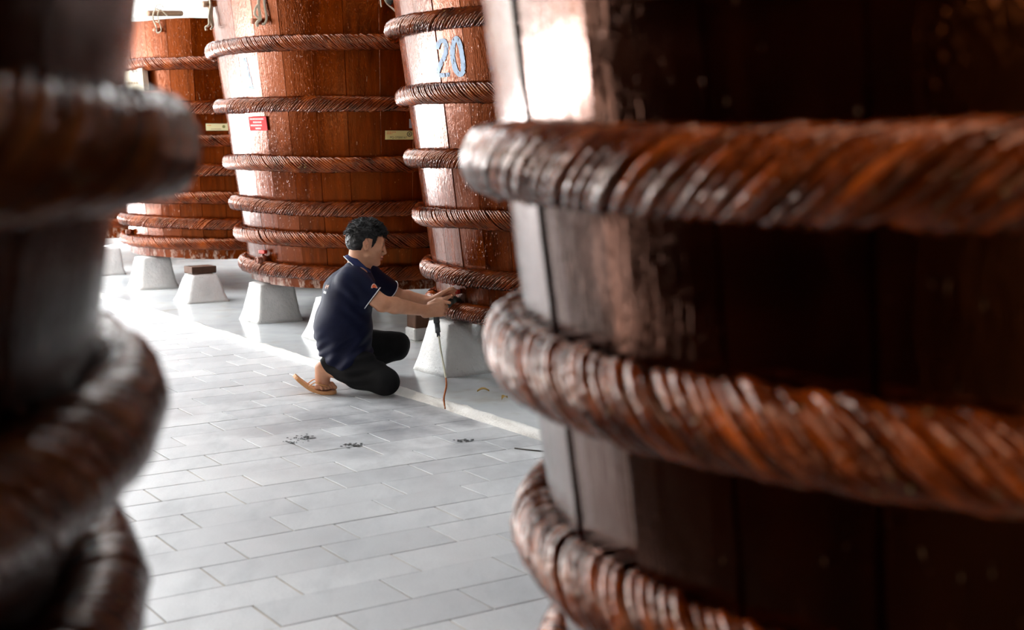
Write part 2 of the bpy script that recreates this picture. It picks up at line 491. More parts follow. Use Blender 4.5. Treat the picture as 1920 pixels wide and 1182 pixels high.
class Vat:
    def __init__(s, name, label, c, r0, k, zb, zt, N, hoops, wood, rope, near=False, seed=0, rough_stave=0.0, phase=0.0, tilt=0.006, groove=0.004, hug=0.037):
        """r0 + k*z is the body radius at height z; hoops: (z, twist)"""
        s.c = Vector((c[0], c[1], 0)); s.r0, s.k, s.zb, s.zt, s.N, s.phase = r0, k, zb, zt, N, phase
        t = s.root = empty(name, (c[0], c[1], zb))
        tag(t, label, 'vat', 'rattan bound wooden vats')
        rg = random.Random(seed)
        half = PI / N
        # one stave, flat faced with eased edges and wedge sides
        zs = np.linspace(zb, zt, 7)
        prof = [(-1.0, -groove), (-1 + groove * 5, -0.0012), (-0.5, 0.0008), (0.0, 0.0012), (0.5, 0.0008), (1 - groove * 5, -0.0012), (1.0, -groove)]
        verts = []
        for z in zs:
            R = r0 + k * z
            w = R * math.tan(half)
            for a, dx in prof: verts.append((R + dx, a * w * 0.999, z - zb))
            Ri = R - 0.055
            wi = Ri * math.tan(half)
            verts.append((Ri, wi, z - zb)); verts.append((Ri, -wi, z - zb))
        m = len(prof) + 2
        fs = []
        for a in range(len(zs) - 1):
            for b in range(m):
                fs.append((a * m + b, a * m + (b + 1) % m, (a + 1) * m + (b + 1) % m, (a + 1) * m + b))
        me = bpy.data.meshes.new('stave')
        top = tuple((len(zs) - 1) * m + b for b in range(m)); bot = tuple(reversed(range(m)))
        me.from_pydata(verts, [], fs + [top, bot]); me.update()
        me.materials.append(wood)
        for i in range(N):
            o = bpy.data.objects.new('stave', me); COL.objects.link(o); o.parent = t
            a = phase + 2 * half * i
            dr = rg.uniform(-0.0015, 0.0015) + rough_stave * rg.uniform(-1, 1)
            tw = rg.gauss(0, tilt); Rm = r0 + k * 1.2            # each stave sits a little skew
            o.location = (dr * math.cos(a) + Rm * (math.cos(a) - math.cos(a + tw)), dr * math.sin(a) + Rm * (math.sin(a) - math.sin(a + tw)), rg.uniform(-0.004, 0.004))
            o.rotation_euler = (0, 0, a + tw)
        # floor boards of the vat seen from below
        R = r0 + k * zb - 0.05
        nb = 9
        for i in range(nb):
            x0, x1 = -R + 2 * R * i / nb + 0.002, -R + 2 * R * (i + 1) / nb - 0.002
            xm = max(abs(x0), abs(x1)) * 0.995
            y = math.sqrt(max(R * R - xm * xm, 0.01))
            bm_obj('bottom_board', box_bm(x0, x1, -y, y, 0.02, 0.06), M['vat_inside'], t)
        # hoops
        for q, (z, hand) in enumerate(hoops):
            Rb = r0 + k * z
            rr, rv = 0.041, 0.050
            Rh = Rb + hug
            turns = max(8, int(round(2 * PI * Rh / rg.uniform(0.27, 0.35))))
            S = 13 if near else 16
            st, zw, rw = rope_strands(Rh, rr, rv, S, turns, hand, turns * (15 if near else 11), 8 if near else 5, seed * 31 + q, near_=near)
            V, Fq = ring_core(Rh, rr * 0.6, rv * 0.6)
            if near:
                h = link('rope_hoop', mesh_np('rope_hoop', V, Fq), rope, t, (0, 0, z - zb))
                for v_, f_ in st: link('strand', mesh_np('strand', v_, f_), rope, h)
            else:
                Vs, Fs, off = [V], [Fq], len(V)
                for v_, f_ in st:
                    Vs.append(v_); Fs.append(f_ + off); off += len(v_)
                link('rope_hoop', mesh_np('rope_hoop', np.vstack(Vs), np.vstack(Fs)), rope, t, (0, 0, z - zb))
    def surf(s, px, py):
        """where the line of sight through a spot of the photo meets the vat wall: point, outward normal"""
        r = ray(px, py); o = Vector((0, 0, CAM_H))
        best = None
        lo = None
        for i in range(4000):
            d = 0.6 + i * 0.004
            p = o + r * d
            if math.hypot(p.x - s.c.x, p.y - s.c.y) - (s.r0 + s.k * p.z) < 0:
                best = p; break
        if best is None:
            return None
        n = Vector((best.x - s.c.x, best.y - s.c.y, 0)).normalized()
        return best, n
    def polar(s, th, z, out=0.0):
        """point on the flat face of the stave at angle th"""
        half = PI / s.N
        a = ((th - s.phase + half) % (2 * half)) - half
        R = (s.r0 + s.k * z + out) / math.cos(a)
        return Vector((s.c.x + R * math.cos(th), s.c.y + R * math.sin(th), z))

HB = [(1.8465, -1), (1.474, 1), (1.101, -1), (0.8194, 1), (0.6174, -1), (0.4083, 1)]
vatA = Vat('brewing_vat', 'red-brown wooden vat second from the left, with a cream board high on it', (-2.281, 11.866), 1.0073, 0.075, 0.30, 2.202, 34,
           [(1.845, -1), (1.503, 1), (1.239, -1), (1.014, 1), (0.791, -1), (0.586, 1), (0.422, -1)], M['vat_wood'], M['rattan'], seed=1)
vatB = Vat('brewing_vat', 'red-brown wooden vat behind the kneeling man, with a small red sign', (-0.873, 9.589), 0.9254, 0.129, 0.30, 2.178, 34,
           HB, M['vat_wood'], M['rattan'], seed=2, phase=0.05)
vatC = Vat('brewing_vat', 'red-brown wooden vat whose tap the man holds, painted pale blue 20', (0.469, 7.499), 0.827, 0.139, 0.312, 2.18, 34,
           [(1.835, 1), (1.482, -1), (1.159, 1), (0.854, -1), (0.556, 1), (0.375, 1)], M['vat_wood'], M['rattan'], seed=3, phase=0.02)
vatZ = Vat('brewing_vat', 'farthest wooden vat, a sliver at the far left behind the others', tuple(uv(-13.95, 4.6))[:2], 1.02, 0.09, 0.30, 2.15, 34,
           [(1.8, 1), (1.45, -1), (1.1, 1), (0.8, -1), (0.6, 1), (0.45, -1)], M['vat_wood'], M['rattan'], seed=4)
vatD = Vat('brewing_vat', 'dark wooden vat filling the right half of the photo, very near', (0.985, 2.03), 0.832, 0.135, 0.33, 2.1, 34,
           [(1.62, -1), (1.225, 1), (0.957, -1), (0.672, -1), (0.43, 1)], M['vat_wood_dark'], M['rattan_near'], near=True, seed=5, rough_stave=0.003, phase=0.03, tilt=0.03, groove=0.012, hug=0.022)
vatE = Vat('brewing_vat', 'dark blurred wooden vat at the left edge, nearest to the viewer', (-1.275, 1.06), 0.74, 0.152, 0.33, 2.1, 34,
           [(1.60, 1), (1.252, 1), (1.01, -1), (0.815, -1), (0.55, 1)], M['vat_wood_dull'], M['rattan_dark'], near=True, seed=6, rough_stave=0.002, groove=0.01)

# ------------------------------------------------------------------ piers
def pier(u0, v0, label, wb=0.33, db=0.33, wt=0.23, dt=0.25, h=0.267, seed=0):
    """truncated pyramid whose near left-hand bottom corner on the aisle side is at (u0, v0); local x is d, y is n"""
    bm = bmesh.new()
    n = 9
    rg = np.random.default_rng(seed)
    bmesh.ops.create_cube(bm, size=1.0)
    bmesh.ops.subdivide_edges(bm, edges=bm.edges[:], cuts=n, use_grid_fill=True)
    top_dx = rg.uniform(-0.01, 0.01)
    for v in bm.verts:
        t = v.co.z + 0.5
        q = np.array(v.co)
        # round the upright edges and the top
        x, y = v.co.x * 2, v.co.y * 2
        m_ = max(abs(x), abs(y)); l_ = math.hypot(x, y)
        k_ = 1.0 if l_ == 0 else (1 - 0.06 * (l_ / m_ - 1) / 0.414) if m_ > 0 else 1
        flare = 1 + 0.06 * max(0, 0.25 - t) / 0.25
        w = (wb * (1 - t) + wt * t) * k_ * flare; d = (db * (1 - t) + dt * t) * k_ * flare
        zz = t * h
        if t > 0.9: zz -= 0.012 * m_ ** 4
        v.co = Vector((v.co.x * w + top_dx * t, v.co.y * d + 0.012 * t, zz))
    P = np.array([v.co for v in bm.verts])
    dn = noise3(P, 16.0, seed + 50, 3)
    for v, a in zip(bm.verts, dn):
        nr = Vector((v.co.x, v.co.y, 0)); nr.normalize()
        v.co += nr * float(a) * 0.006
    o = bm_obj('pier', bm, M['pier'], smooth=True)
    o.location = uv(u0 - wb / 2, v0 + db / 2, LEDGE_Z - 0.002)
    o.rotation_euler = (0, 0, ROW)
    tag(o, label, 'pier', 'concrete piers under the vats')
    return o
PV = 3.52
pier(-10.80, PV, 'whitewashed pier under the left end of the vat with the cream board', seed=1)
pier(-9.70, PV, 'free-standing pale pier with a dark wood block on its top', wt=0.19, dt=0.2, h=0.215, seed=2)
pier(-8.37, PV, 'whitewashed pier under the left end of the vat behind the man', seed=3)
pier(-7.30, PV, 'rough white pier half hidden by the man\'s back', seed=4, wb=0.4)
pier(-5.93, PV, 'rough whitewashed pier beside the pouring hose', seed=5, wb=0.35, h=0.278)
pier(-4.82, PV, 'pier under the tapped vat, hidden behind the near right vat', seed=6)
pier(-13.25, PV, 'farthest pier, at the far left beside the dark near vat', seed=7, h=0.25)
pier(-12.15, PV, 'pier between the farthest vat and the next one', seed=8, h=0.25)
for i, (u, lab) in enumerate([(-10.8, 'shaded pier at the back under the vat with the cream board, left one'), (-9.7, 'shaded pier at the back under the vat with the cream board, right one'),
                              (-8.37, 'shaded pier at the back under the vat behind the man, left one'), (-7.24, 'shaded pier at the back under the vat behind the man, right one'),
                              (-5.93, 'shaded pier at the back under the tapped vat, left one'), (-4.82, 'shaded pier at the back under the tapped vat, right one')]):
    pier(u, 5.0, lab, seed=20 + i)
def block(name, u, v, z0, z1, wu, wv, label):
    o = bm_obj(name, box_bm(-wu / 2, wu / 2, -wv / 2, wv / 2, 0, z1 - z0, 0.004), M['block'])
    o.location = uv(u, v, z0); o.rotation_euler = (0, 0, ROW + 0.06)
    return tag(o, label, 'wood block')
block('wooden_block', -9.865, 3.69, LEDGE_Z + 0.214, 0.298, 0.15, 0.2, 'dark wood block packed between pale pier and vat bottom')

# ------------------------------------------------------------------ the kneeling man: implicit surfaces meshed as one skin
class Field:
    def __init__(s, lo, hi, h):
        s.lo = np.array(lo, float); s.h = h
        s.n = np.ceil((np.array(hi) - s.lo) / h).astype(int) + 1
        s.F = np.full(s.n, 0.25, np.float32)
    def sub(s, lo, hi):
        a = np.clip(np.floor((np.array(lo) - s.lo) / s.h).astype(int), 0, s.n - 1)
        b = np.clip(np.ceil((np.array(hi) - s.lo) / s.h).astype(int) + 1, 1, s.n)
        sl = tuple(slice(x, y) for x, y in zip(a, b))
        ax = [s.lo[i] + s.h * np.arange(a[i], b[i]) for i in range(3)]
        return sl, np.stack(np.meshgrid(*ax, indexing='ij'), -1)
    def put(s, fn, lo, hi, k, op='add'):
        m = k + 3 * s.h
        sl, P = s.sub(np.array(lo) - m, np.array(hi) + m)
        if P.size == 0: return
        d = fn(P).astype(np.float32); f = s.F[sl]
        if op == 'add':
            hh = np.clip(0.5 + 0.5 * (f - d) / k, 0, 1); s.F[sl] = f * (1 - hh) + d * hh - k * hh * (1 - hh)
        else:
            d = -d
            hh = np.clip(0.5 - 0.5 * (f - d) / k, 0, 1); s.F[sl] = f * (1 - hh) + d * hh + k * hh * (1 - hh)
    def cone(s, a, b, ra, rb, k=0.01, op='add'):
        a = np.array(a, float); b = np.array(b, float); ab = b - a; L = ab @ ab + 1e-9
        def fn(P):
            q = P - a; t = np.clip((q @ ab) / L, 0, 1)
            return np.linalg.norm(q - t[..., None] * ab, axis=-1) - (ra + (rb - ra) * t)
        r = max(ra, rb)
        s.put(fn, np.minimum(a, b) - r, np.maximum(a, b) + r, k, op)
    def chain(s, pts, rs, k=0.01):
        for i in range(len(pts) - 1): s.cone(pts[i], pts[i + 1], rs[i], rs[i + 1], k)
    def ell(s, c, r, R=None, k=0.01, op='add'):
        c = np.array(c, float); r = np.array(r, float)
        R = np.eye(3) if R is None else np.asarray(R)
        def fn(P):
            q = (P - c) @ R
            k0 = np.linalg.norm(q / r, axis=-1); k1 = np.linalg.norm(q / (r * r), axis=-1) + 1e-9
            return k0 * (k0 - 1) / k1
        m = r.max()
        s.put(fn, c - m, c + m, k, op)
    def cut(s, p, nrm, lo, hi, k=0.004):
        """remove everything on the side the normal points to, inside the box"""
        p = np.array(p, float); nrm = np.array(nrm, float); nrm /= np.linalg.norm(nrm)
        sl, P = s.sub(lo, hi)
        d = ((P - p) @ nrm).astype(np.float32); f = s.F[sl]
        hh = np.clip(0.5 - 0.5 * (f - d) / k, 0, 1); s.F[sl] = f * (1 - hh) + d * hh + k * hh * (1 - hh)
    def warp(s, fn, band=0.04):
        idx = np.argwhere(np.abs(s.F) < band)
        P = s.lo + s.h * idx
        s.F[tuple(idx.T)] += fn(P).astype(np.float32)
    def mesh(s, name):
        F = s.F; sg = F < 0
        nx, ny, nz = F.shape
        acc = np.zeros((nx - 1, ny - 1, nz - 1, 3), np.float32); cnt = np.zeros((nx - 1, ny - 1, nz - 1), np.float32)
        offs = [(i, j, k) for i in (0, 1) for j in (0, 1) for k in (0, 1)]
        def S(A, o): return A[o[0]:nx - 1 + o[0], o[1]:ny - 1 + o[1], o[2]:nz - 1 + o[2]]
        allin = np.ones_like(cnt, bool); anyin = np.zeros_like(cnt, bool)
        for o in offs: g = S(sg, o); allin &= g; anyin |= g
        act = np.argwhere(anyin & ~allin)
        A = np.zeros((len(act), 3)); C = np.zeros(len(act))
        val = {o: F[act[:, 0] + o[0], act[:, 1] + o[1], act[:, 2] + o[2]] for o in offs}
        for ax in range(3):
            for o in offs:
                if o[ax] == 1: continue
                o2 = list(o); o2[ax] = 1; o2 = tuple(o2)
                a, b = val[o], val[o2]
                m = (a < 0) != (b < 0)
                t = np.where(m, a / np.where(m, a - b, 1), 0)
                p = np.array(o, float)[None, :].repeat(len(act), 0); p[:, ax] += t
                A[m] += p[m]; C[m] += 1
        V = s.lo + s.h * (act + A / C[:, None])
        ids = np.full(cnt.shape, -1, np.int32); ids[tuple(act.T)] = np.arange(len(act))
        quads = []
        for ax in range(3):
            o = [slice(None)] * 3; o2 = [slice(None)] * 3
            o[ax] = slice(0, -1); o2[ax] = slice(1, None)
            a, b = sg[tuple(o)], sg[tuple(o2)]
            e = np.argwhere(a != b)
            u, v = (ax + 1) % 3, (ax + 2) % 3
            ok = (e[:, u] > 0) & (e[:, v] > 0) & (e[:, u] < F.shape[u] - 1) & (e[:, v] < F.shape[v] - 1)
            e = e[ok]
            ins = sg[tuple(e.T)]
            def cell(du, dv):
                q = e.copy(); q[:, u] += du; q[:, v] += dv
                return ids[tuple(q.T)]
            q = np.stack([cell(-1, -1), cell(0, -1), cell(0, 0), cell(-1, 0)], 1)
            q[~ins] = q[~ins][:, ::-1]
            quads.append(q)
        Q = np.vstack(quads); Q = Q[(Q >= 0).all(1)]
        return mesh_np(name, V, Q)

def skin_mat():
    s = N('tanned_skin')
    a = s.noise(s.coords((14, 14, 14), False), 1.0, 4.0, 0.6)
    s.base(s.ramp(a, [(0.3, (0.52, 0.235, 0.13)), (0.7, (0.66, 0.33, 0.2))]))
    s.norm(s.bump(s.noise(s.coords((160, 160, 160), False), 1.0, 2.0), 0.1, 0.002))
    s.set(Roughness=0.45, Subsurface_Weight=0.08, Subsurface_Radius=(0.01, 0.004, 0.002), Subsurface_Scale=1.0)
    return s.m
def cloth_mat(name, lo, hi, rough, sheen=0.2):
    s = N(name)
    a = s.noise(s.coords((9, 9, 9), False), 1.0, 4.0, 0.6)
    s.base(s.ramp(a, [(0.3, lo), (0.7, hi)]))
    s.norm(s.bump(s.noise(s.coords((420, 420, 420), False), 1.0, 1.0), 0.15, 0.001))
    s.set(Roughness=rough, Sheen_Weight=sheen, Specular_IOR_Level=0.12)
    return s.m
M['skin'] = skin_mat()
M['lip'] = plain('lip_skin', (0.36, 0.12, 0.09), 0.4)
M['nail'] = plain('toe_nail', (0.55, 0.32, 0.24), 0.3)
M['hair'] = plain('black_hair', (0.006, 0.0055, 0.006), 0.42, 0.3, 300, 0.4, Specular_IOR_Level=0.3)
M['shirt'] = cloth_mat('navy_jersey', (0.004, 0.0055, 0.020), (0.007, 0.0095, 0.032), 0.62, 0.0)
M['collar'] = cloth_mat('navy_rib_knit', (0.022, 0.028, 0.09), (0.034, 0.042, 0.12), 0.75, 0.0)
M['trouser'] = cloth_mat('black_cotton', (0.006, 0.006, 0.0065), (0.011, 0.011, 0.012), 0.8, 0.0)
M['piping'] = plain('white_piping', (0.75, 0.77, 0.8), 0.7)
M['orange'] = plain('orange_print', (0.75, 0.12, 0.03), 0.6)
M['pale_print'] = plain('pale_orange_print', (0.8, 0.5, 0.38), 0.6)
M['eye_white'] = plain('eye_white', (0.6, 0.55, 0.5), 0.2)
M['eye_dark'] = plain('dark_iris', (0.012, 0.008, 0.006), 0.1)
M['rubber_tan'] = plain('tan_rubber', (0.62, 0.3, 0.12), 0.55, 0.2, 120, 0.08)

def v3(p): return np.array(p, float)
def atm(px, py, Y): return at(px, py, Y + 0.2)          # he kneels 0.2 m further in than first measured
LO, HI = (-1.16, 6.30, -0.02), (-0.24, 7.24, 0.95)
YA = math.radians(11)
FWD = np.array([math.cos(YA), math.sin(YA), 0]); LAT = np.array([-math.sin(YA), math.cos(YA), 0]); UPV = np.array([0, 0, 1.0])

# head frame: x forward, y to his left, z up, in millimetres about the ears
fy, fn_ = math.radians(13), math.radians(11)
HF = np.array([math.cos(fy) * math.cos(fn_), math.sin(fy) * math.cos(fn_), -math.sin(fn_)])
HL = np.array([-math.sin(fy), math.cos(fy), 0.0]); HU = np.cross(HF, HL)
HM = np.stack([HF, HL, HU], 1)
HC = v3(atm(687.2, 459.5, 6.475)) - HM @ np.array([-5, -76, 2]) / 1000.0
def hd(x, y, z): return HC + HM @ np.array([x, y, z]) / 1000.0

SR, ER, WR = v3(atm(657, 525, 6.40)), v3(atm(716, 569, 6.40)), v3(atm(798, 583, 6.545))
SL, EL, WL = v3(atm(690, 514, 6.72)), v3(atm(747, 557, 6.83)), v3(atm(806, 566, 6.765))
NECK = v3(atm(671, 507, 6.545))
PEL = v3(atm(640, 655, 6.56))
HIPR, KNR, ANR = v3(atm(634, 668, 6.475)), v3(atm(722, 716, 6.33)), v3(atm(608, 693, 6.43))
HIPL, KNL, ANL = v3(atm(646, 650, 6.66)), v3(atm(746, 646, 6.75)), v3(atm(660, 708, 6.72))

B = Field(LO, HI, 0.004)
# trunk and legs inside the clothes
for sgn in (-1, 1):
    B.chain([PEL + LAT * 0.06 * sgn, v3(atm(645, 600, 6.55)) + LAT * 0.055 * sgn, v3(atm(655, 548, 6.55)) + LAT * 0.06 * sgn, v3(atm(667, 518, 6.545)) + LAT * 0.06 * sgn], [0.10, 0.10, 0.09, 0.06], 0.03)
B.chain([HIPR, KNR, ANR], [0.07, 0.045, 0.032], 0.01)
B.chain([HIPL, KNL, ANL], [0.07, 0.045, 0.035], 0.01)
# head
ms = lambda *r: np.array(r) / 1000.0
def hell(c, r, k=0.008, op='add', R=None): B.ell(hd(*c), ms(*r), HM if R is None else HM @ R, k, op)
def hcone(a, b, ra, rb, k=0.006, op='add'): B.cone(hd(*a), hd(*b), ra / 1000, rb / 1000, k, op)
hell((-4, 0, 44), (91, 74, 80), 0.004)
hell((36, 0, -14), (50, 57, 74), 0.02)
hell((34, 0, -58), (50, 48, 36), 0.02)
hcone((14, -48, -48), (68, -14, -84), 15, 13, 0.015)
hcone((14, 48, -48), (68, 14, -84), 15, 13, 0.015)
hell((73, 0, -82), (17, 20, 15), 0.012)
hcone((78, -34, 37), (80, 34, 37), 9, 9, 0.012)
for sgn in (-1, 1):
    hell((92, 31 * sgn, 20), (17, 17, 11), 0.008, 'sub')
    hell((75, 31 * sgn, 19), (11, 14, 11), 0.003)
    hcone((82, 18 * sgn, 25), (77, 44 * sgn, 24), 3.6, 3.4, 0.003)
    hcone((82, 20 * sgn, 11), (77, 42 * sgn, 11), 3.4, 3.4, 0.004)
    hell((60, 46 * sgn, -6), (20, 16, 16), 0.018)
    hell((91, 13 * sgn, -29), (9, 7, 7), 0.004)
hcone((84, 0, 28), (101, 0, -22), 6.5, 9.5, 0.008)
hell((103, 0, -25), (10, 9.5, 9), 0.004)
hcone((88, 0, -38), (88, 0, -48), 10, 8, 0.01)
hell((92, 0, -50), (8.5, 21, 5.5), 0.003)
hell((90, 0, -61.5), (8.5, 18, 6), 0.003)
hell((98, 0, -55.6), (10, 22, 1.6), 0.002, 'sub')
for sgn in (-1, 1):
    tilt = np.array(Matrix.Rotation(math.radians(-14), 3, 'Y'))
    hell((-8, 77 * sgn, 3), (17, 6.5, 32), 0.004, R=tilt)
    hell((-5, 83 * sgn, 6), (11, 8, 21), 0.003, 'sub', R=tilt)
    hell((-2, 80 * sgn, -2), (5, 4, 8), 0.002, 'add', R=tilt)
    hell((4, 77 * sgn, -4), (5, 5, 8), 0.004)
# neck
B.cone(hd(-22, 0, -18), NECK, 0.054, 0.058, 0.02)
B.cone(hd(20, 0, -62), NECK + FWD * 0.01, 0.03, 0.045, 0.02)
# arms
def arm(S_, E_, W_, k=0.012):
    B.cone(S_, E_, 0.050, 0.041, k)
    m = E_ + (W_ - E_) * 0.28
    B.cone(E_, m, 0.038, 0.041, k); B.cone(m, W_, 0.041, 0.0265, k)
    B.cone(E_ + np.array([0, 0, -0.008]), E_ + np.array([0.002, 0, -0.010]), 0.032, 0.032, k)
arm(SR, ER, WR); arm(SL, EL, WL)
# right hand: fist round the hose nozzle, back of the hand to the viewer
YH = 6.565
def hp(px, py, dy=0.0): return v3(atm(px, py, YH + dy))
WRH = WR
mc = [hp(828, 568, 0.0), hp(830.5, 575, -0.004), hp(830, 582.5, -0.003), hp(827.5, 589.5, 0.002)]
for i, m_ in enumerate(mc):
    B.cone(WRH + (mc[i] - mc[1]) * 0.45, m_, 0.019, 0.0125, 0.012)
B.ell(hp(813, 578, 0.004), (0.028, 0.016, 0.03), k=0.012)
ln = [1.0, 1.08, 1.0, 0.85]
for i, m_ in enumerate(mc):
    q = ln[i]
    p1 = m_ + np.array([0.016 * q, 0.020, -0.003]); p2 = p1 + np.array([-0.010, 0.024 * q, -0.002]); p3 = p2 + np.array([-0.022 * q, 0.004, 0.0])
    B.chain([m_, p1, p2, p3], [0.0108, 0.0098, 0.0090, 0.0082], 0.0022)
    B.ell(m_, (0.0112, 0.0112, 0.0105), k=0.004)
th = [hp(806, 571, 0.012), hp(818, 564, 0.006), hp(830, 564.5, 0.0), hp(843, 568, 0.0)]
B.chain(th, [0.015, 0.0125, 0.0105, 0.0085], 0.005)
# left hand: reaching up to the tap handle
def lp(px, py, Y): return v3(atm(px, py, Y))
lm = [lp(831, 549, 6.735), lp(832.5, 551, 6.752), lp(832, 554, 6.770), lp(830, 558, 6.786)]
for i, m_ in enumerate(lm): B.cone(WL + (lm[i] - lm[1]) * 0.4, m_, 0.019, 0.012, 0.012)
B.chain([lm[0], lp(842, 543, 6.732), lp(849, 541, 6.738), lp(854, 545, 6.746)], [0.0105, 0.0095, 0.0088, 0.0080], 0.002)
B.chain([lm[1], lp(844, 547, 6.755), lp(850, 548.5, 6.760), lp(852, 553, 6.765)], [0.0105, 0.0095, 0.0088, 0.0080], 0.002)
B.chain([lm[2], lp(843, 552, 6.776), lp(848, 555, 6.782), lp(848, 560, 6.784)], [0.0100, 0.0092, 0.0084, 0.0078], 0.002)
B.chain([lm[3], lp(839, 558, 6.792), lp(843, 561, 6.797), lp(842, 565, 6.797)], [0.0092, 0.0085, 0.0076, 0.0070], 0.002)
B.chain([lp(818, 563, 6.742), lp(829, 562, 6.722), lp(838, 559, 6.722), lp(846, 555, 6.728)], [0.015, 0.012, 0.0105, 0.0085], 0.004)
# right foot: standing on its toes, sole to the left
FY = 6.43
def fp(px, py, dy=0.0): return v3(atm(px, py, FY + dy))
heel = fp(601, 690); ball = fp(606, 728)
B.chain([ANR, fp(605, 712, 0.0), ball + LAT * 0.0], [0.036, 0.034, 0.026], 0.012)
B.cone(heel, fp(601, 704), 0.028, 0.025, 0.015)
for q, dl in enumerate((-0.036, -0.018, 0.0, 0.018, 0.038)):
    TD = np.array([0.8, -0.6, 0.0]); SPD = np.array([0.6, 0.8, 0.0])
    base = fp(604.5, 725) + SPD * dl * 0.95
    L_ = (0.032, 0.038, 0.042, 0.045, 0.05)[q]
    tip = base + TD * L_; tip[2] = 0.031; mid = base + TD * L_ * 0.55; mid[2] = 0.043 if q < 4 else 0.045
    r_ = (0.0085, 0.009, 0.0095, 0.010, 0.0125)[q]
    B.chain([base, mid, tip], [r_ * 1.35, r_ * 1.02, r_ * 0.95], 0.004)
    B.cone(fp(604, 712), base, 0.022, 0.014, 0.01)
# left foot flat on the floor, hidden behind
B.chain([ANL, v3(atm(655, 716, 6.74)), v3(atm(690, 722, 6.76))], [0.035, 0.034, 0.022], 0.01)

person = empty('person', uv(-5.75, 2.95, 0.0))
tag(person, 'man in navy polo shirt and black trousers, kneeling and drawing from a tap', 'person')
def child(name, me, m, parent=person):
    o = link(name, me, m, parent)
    o.matrix_parent_inverse = Matrix.Translation(-Vector(person.location)) if parent is person else Matrix.Identity(4)
    return o
body_me = B.mesh('body')
body = child('body', body_me, [M['skin'], M['lip'], M['nail']])
nv = len(body_me.vertices); co = np.empty(nv * 3, np.float32); body_me.vertices.foreach_get('co', co); co = co.reshape(-1, 3)
hl = (co - HC) @ HM * 1000
lipv = (np.abs(hl[:, 1]) < 22) & (hl[:, 0] > 84) & (hl[:, 2] > -68.5 + 0.01 * hl[:, 1] ** 2) & (hl[:, 2] < -45.5 - 0.006 * hl[:, 1] ** 2)
mi = np.zeros(len(body_me.polygons), np.int32)
lv = np.empty(len(body_me.loops), np.int32); body_me.loops.foreach_get('vertex_index', lv); lv = lv.reshape(-1, 4)
mi[lipv[lv].all(1)] = 1
body_me.polygons.foreach_set('material_index', mi)

# hair: a cap cut to the hairline, plus tufts
HA = Field(HC - 0.16, HC + 0.17, 0.0035)
HA.ell(hd(-5, 0, 46), ms(97, 82, 86), HM, 0.004)
HA.ell(hd(-40, 0, 10), ms(62, 74, 60), HM, 0.02)
sl, P = HA.sub(HC - 0.16, HC + 0.17)
Q = (P - HC) @ HM * 1000
x, y, z = Q[..., 0], np.abs(Q[..., 1]), Q[..., 2]
front = 56 - 0.10 * np.clip(38 - y, 0, 40) * 0 + 0.0 * x
lim = np.where(x > 42, front, np.where(x > 22, -14 + (x - 22) * 1.9, np.where(x > -22, 36, -34 - np.clip(-x - 40, 0, 60) * 0.05)))
cutd = (lim - z)
xs = np.clip((x + 26) / 12, 0, 1); lim2 = (-36) * (1 - xs) + 36 * xs
lim = np.where((x <= 22) & (x > -40), lim2, lim)
cutd = (lim - z) / 1000.0
HA.F[sl] = np.maximum(HA.F[sl], cutd.astype(np.float32) * 0.8)
HA.warp(lambda P: -0.002 * noise3(P, 110, 5, 2) - 0.002 * noise3(P, 300, 6, 2))
hair = child('hair', HA.mesh('hair'), M['hair'])
def tufts():
    Vs, Fs, off = [], [], 0
    rg = np.random.default_rng(4)
    k = 0
    while k < 1500:
        d = rg.normal(size=3); d /= np.linalg.norm(d)
        p = np.array([-5, 0, 47]) + d * np.array([95, 77, 85])
        if p[2] < 46 and not (p[0] < -34 and p[2] > -20): continue
        if p[0] > 42 and p[2] < 66: continue
        nrm = d / np.array([95, 77, 85]); nrm /= np.linalg.norm(nrm)
        flow = np.array([0.75, 0.0, -0.35]) if p[0] > -10 else np.array([-0.35, 0, -0.8])
        flow = flow + rg.normal(size=3) * 0.3
        L = rg.uniform(13, 27) * (1.0 if p[2] > 40 else 0.6)
        a = p - nrm * 4; b = p + (nrm * 0.65 + flow * 0.45) * L * 0.55; c = b + (nrm * 0.12 + flow * 0.75) * L * 0.5
        V, Fq = tube_np([hd(*a), hd(*b), hd(*c)], [0.0022, 0.0016, 0.0002], 4, caps=False)
        Vs.append(V); Fs.append(Fq + off); off += len(V); k += 1
    for i in range(26):                                    # fringe over the forehead
        yy = rg.uniform(-52, 52); xx = 86 - 0.010 * yy * yy
        a = (xx - 12, yy * 0.95, 84); b = (xx + 8, yy, 74 + rg.uniform(-3, 3)); c = (xx + 9 + rg.uniform(-2, 3), yy + rg.uniform(-4, 4), 50 + rg.uniform(-7, 8))
        V, Fq = tube_np([hd(*a), hd(*b), hd(*c)], [0.006, 0.005, 0.0006], 4, caps=False)
        Vs.append(V); Fs.append(Fq + off); off += len(V)
    o = link('hair_tufts', mesh_np('hair_tufts', np.vstack(Vs), np.vstack(Fs)), M['hair'], hair)
    o['kind'] = 'stuff'
tufts()
def ellip(name, c, r, m, parent, R=HM):
    bm = bmesh.new(); bmesh.ops.create_icosphere(bm, subdivisions=2, radius=1.0)
    for v in bm.verts: v.co = Vector(v3(c) + R @ (np.array(v.co) * np.array(r)))
    return bm_obj(name, bm, m, parent, smooth=True)
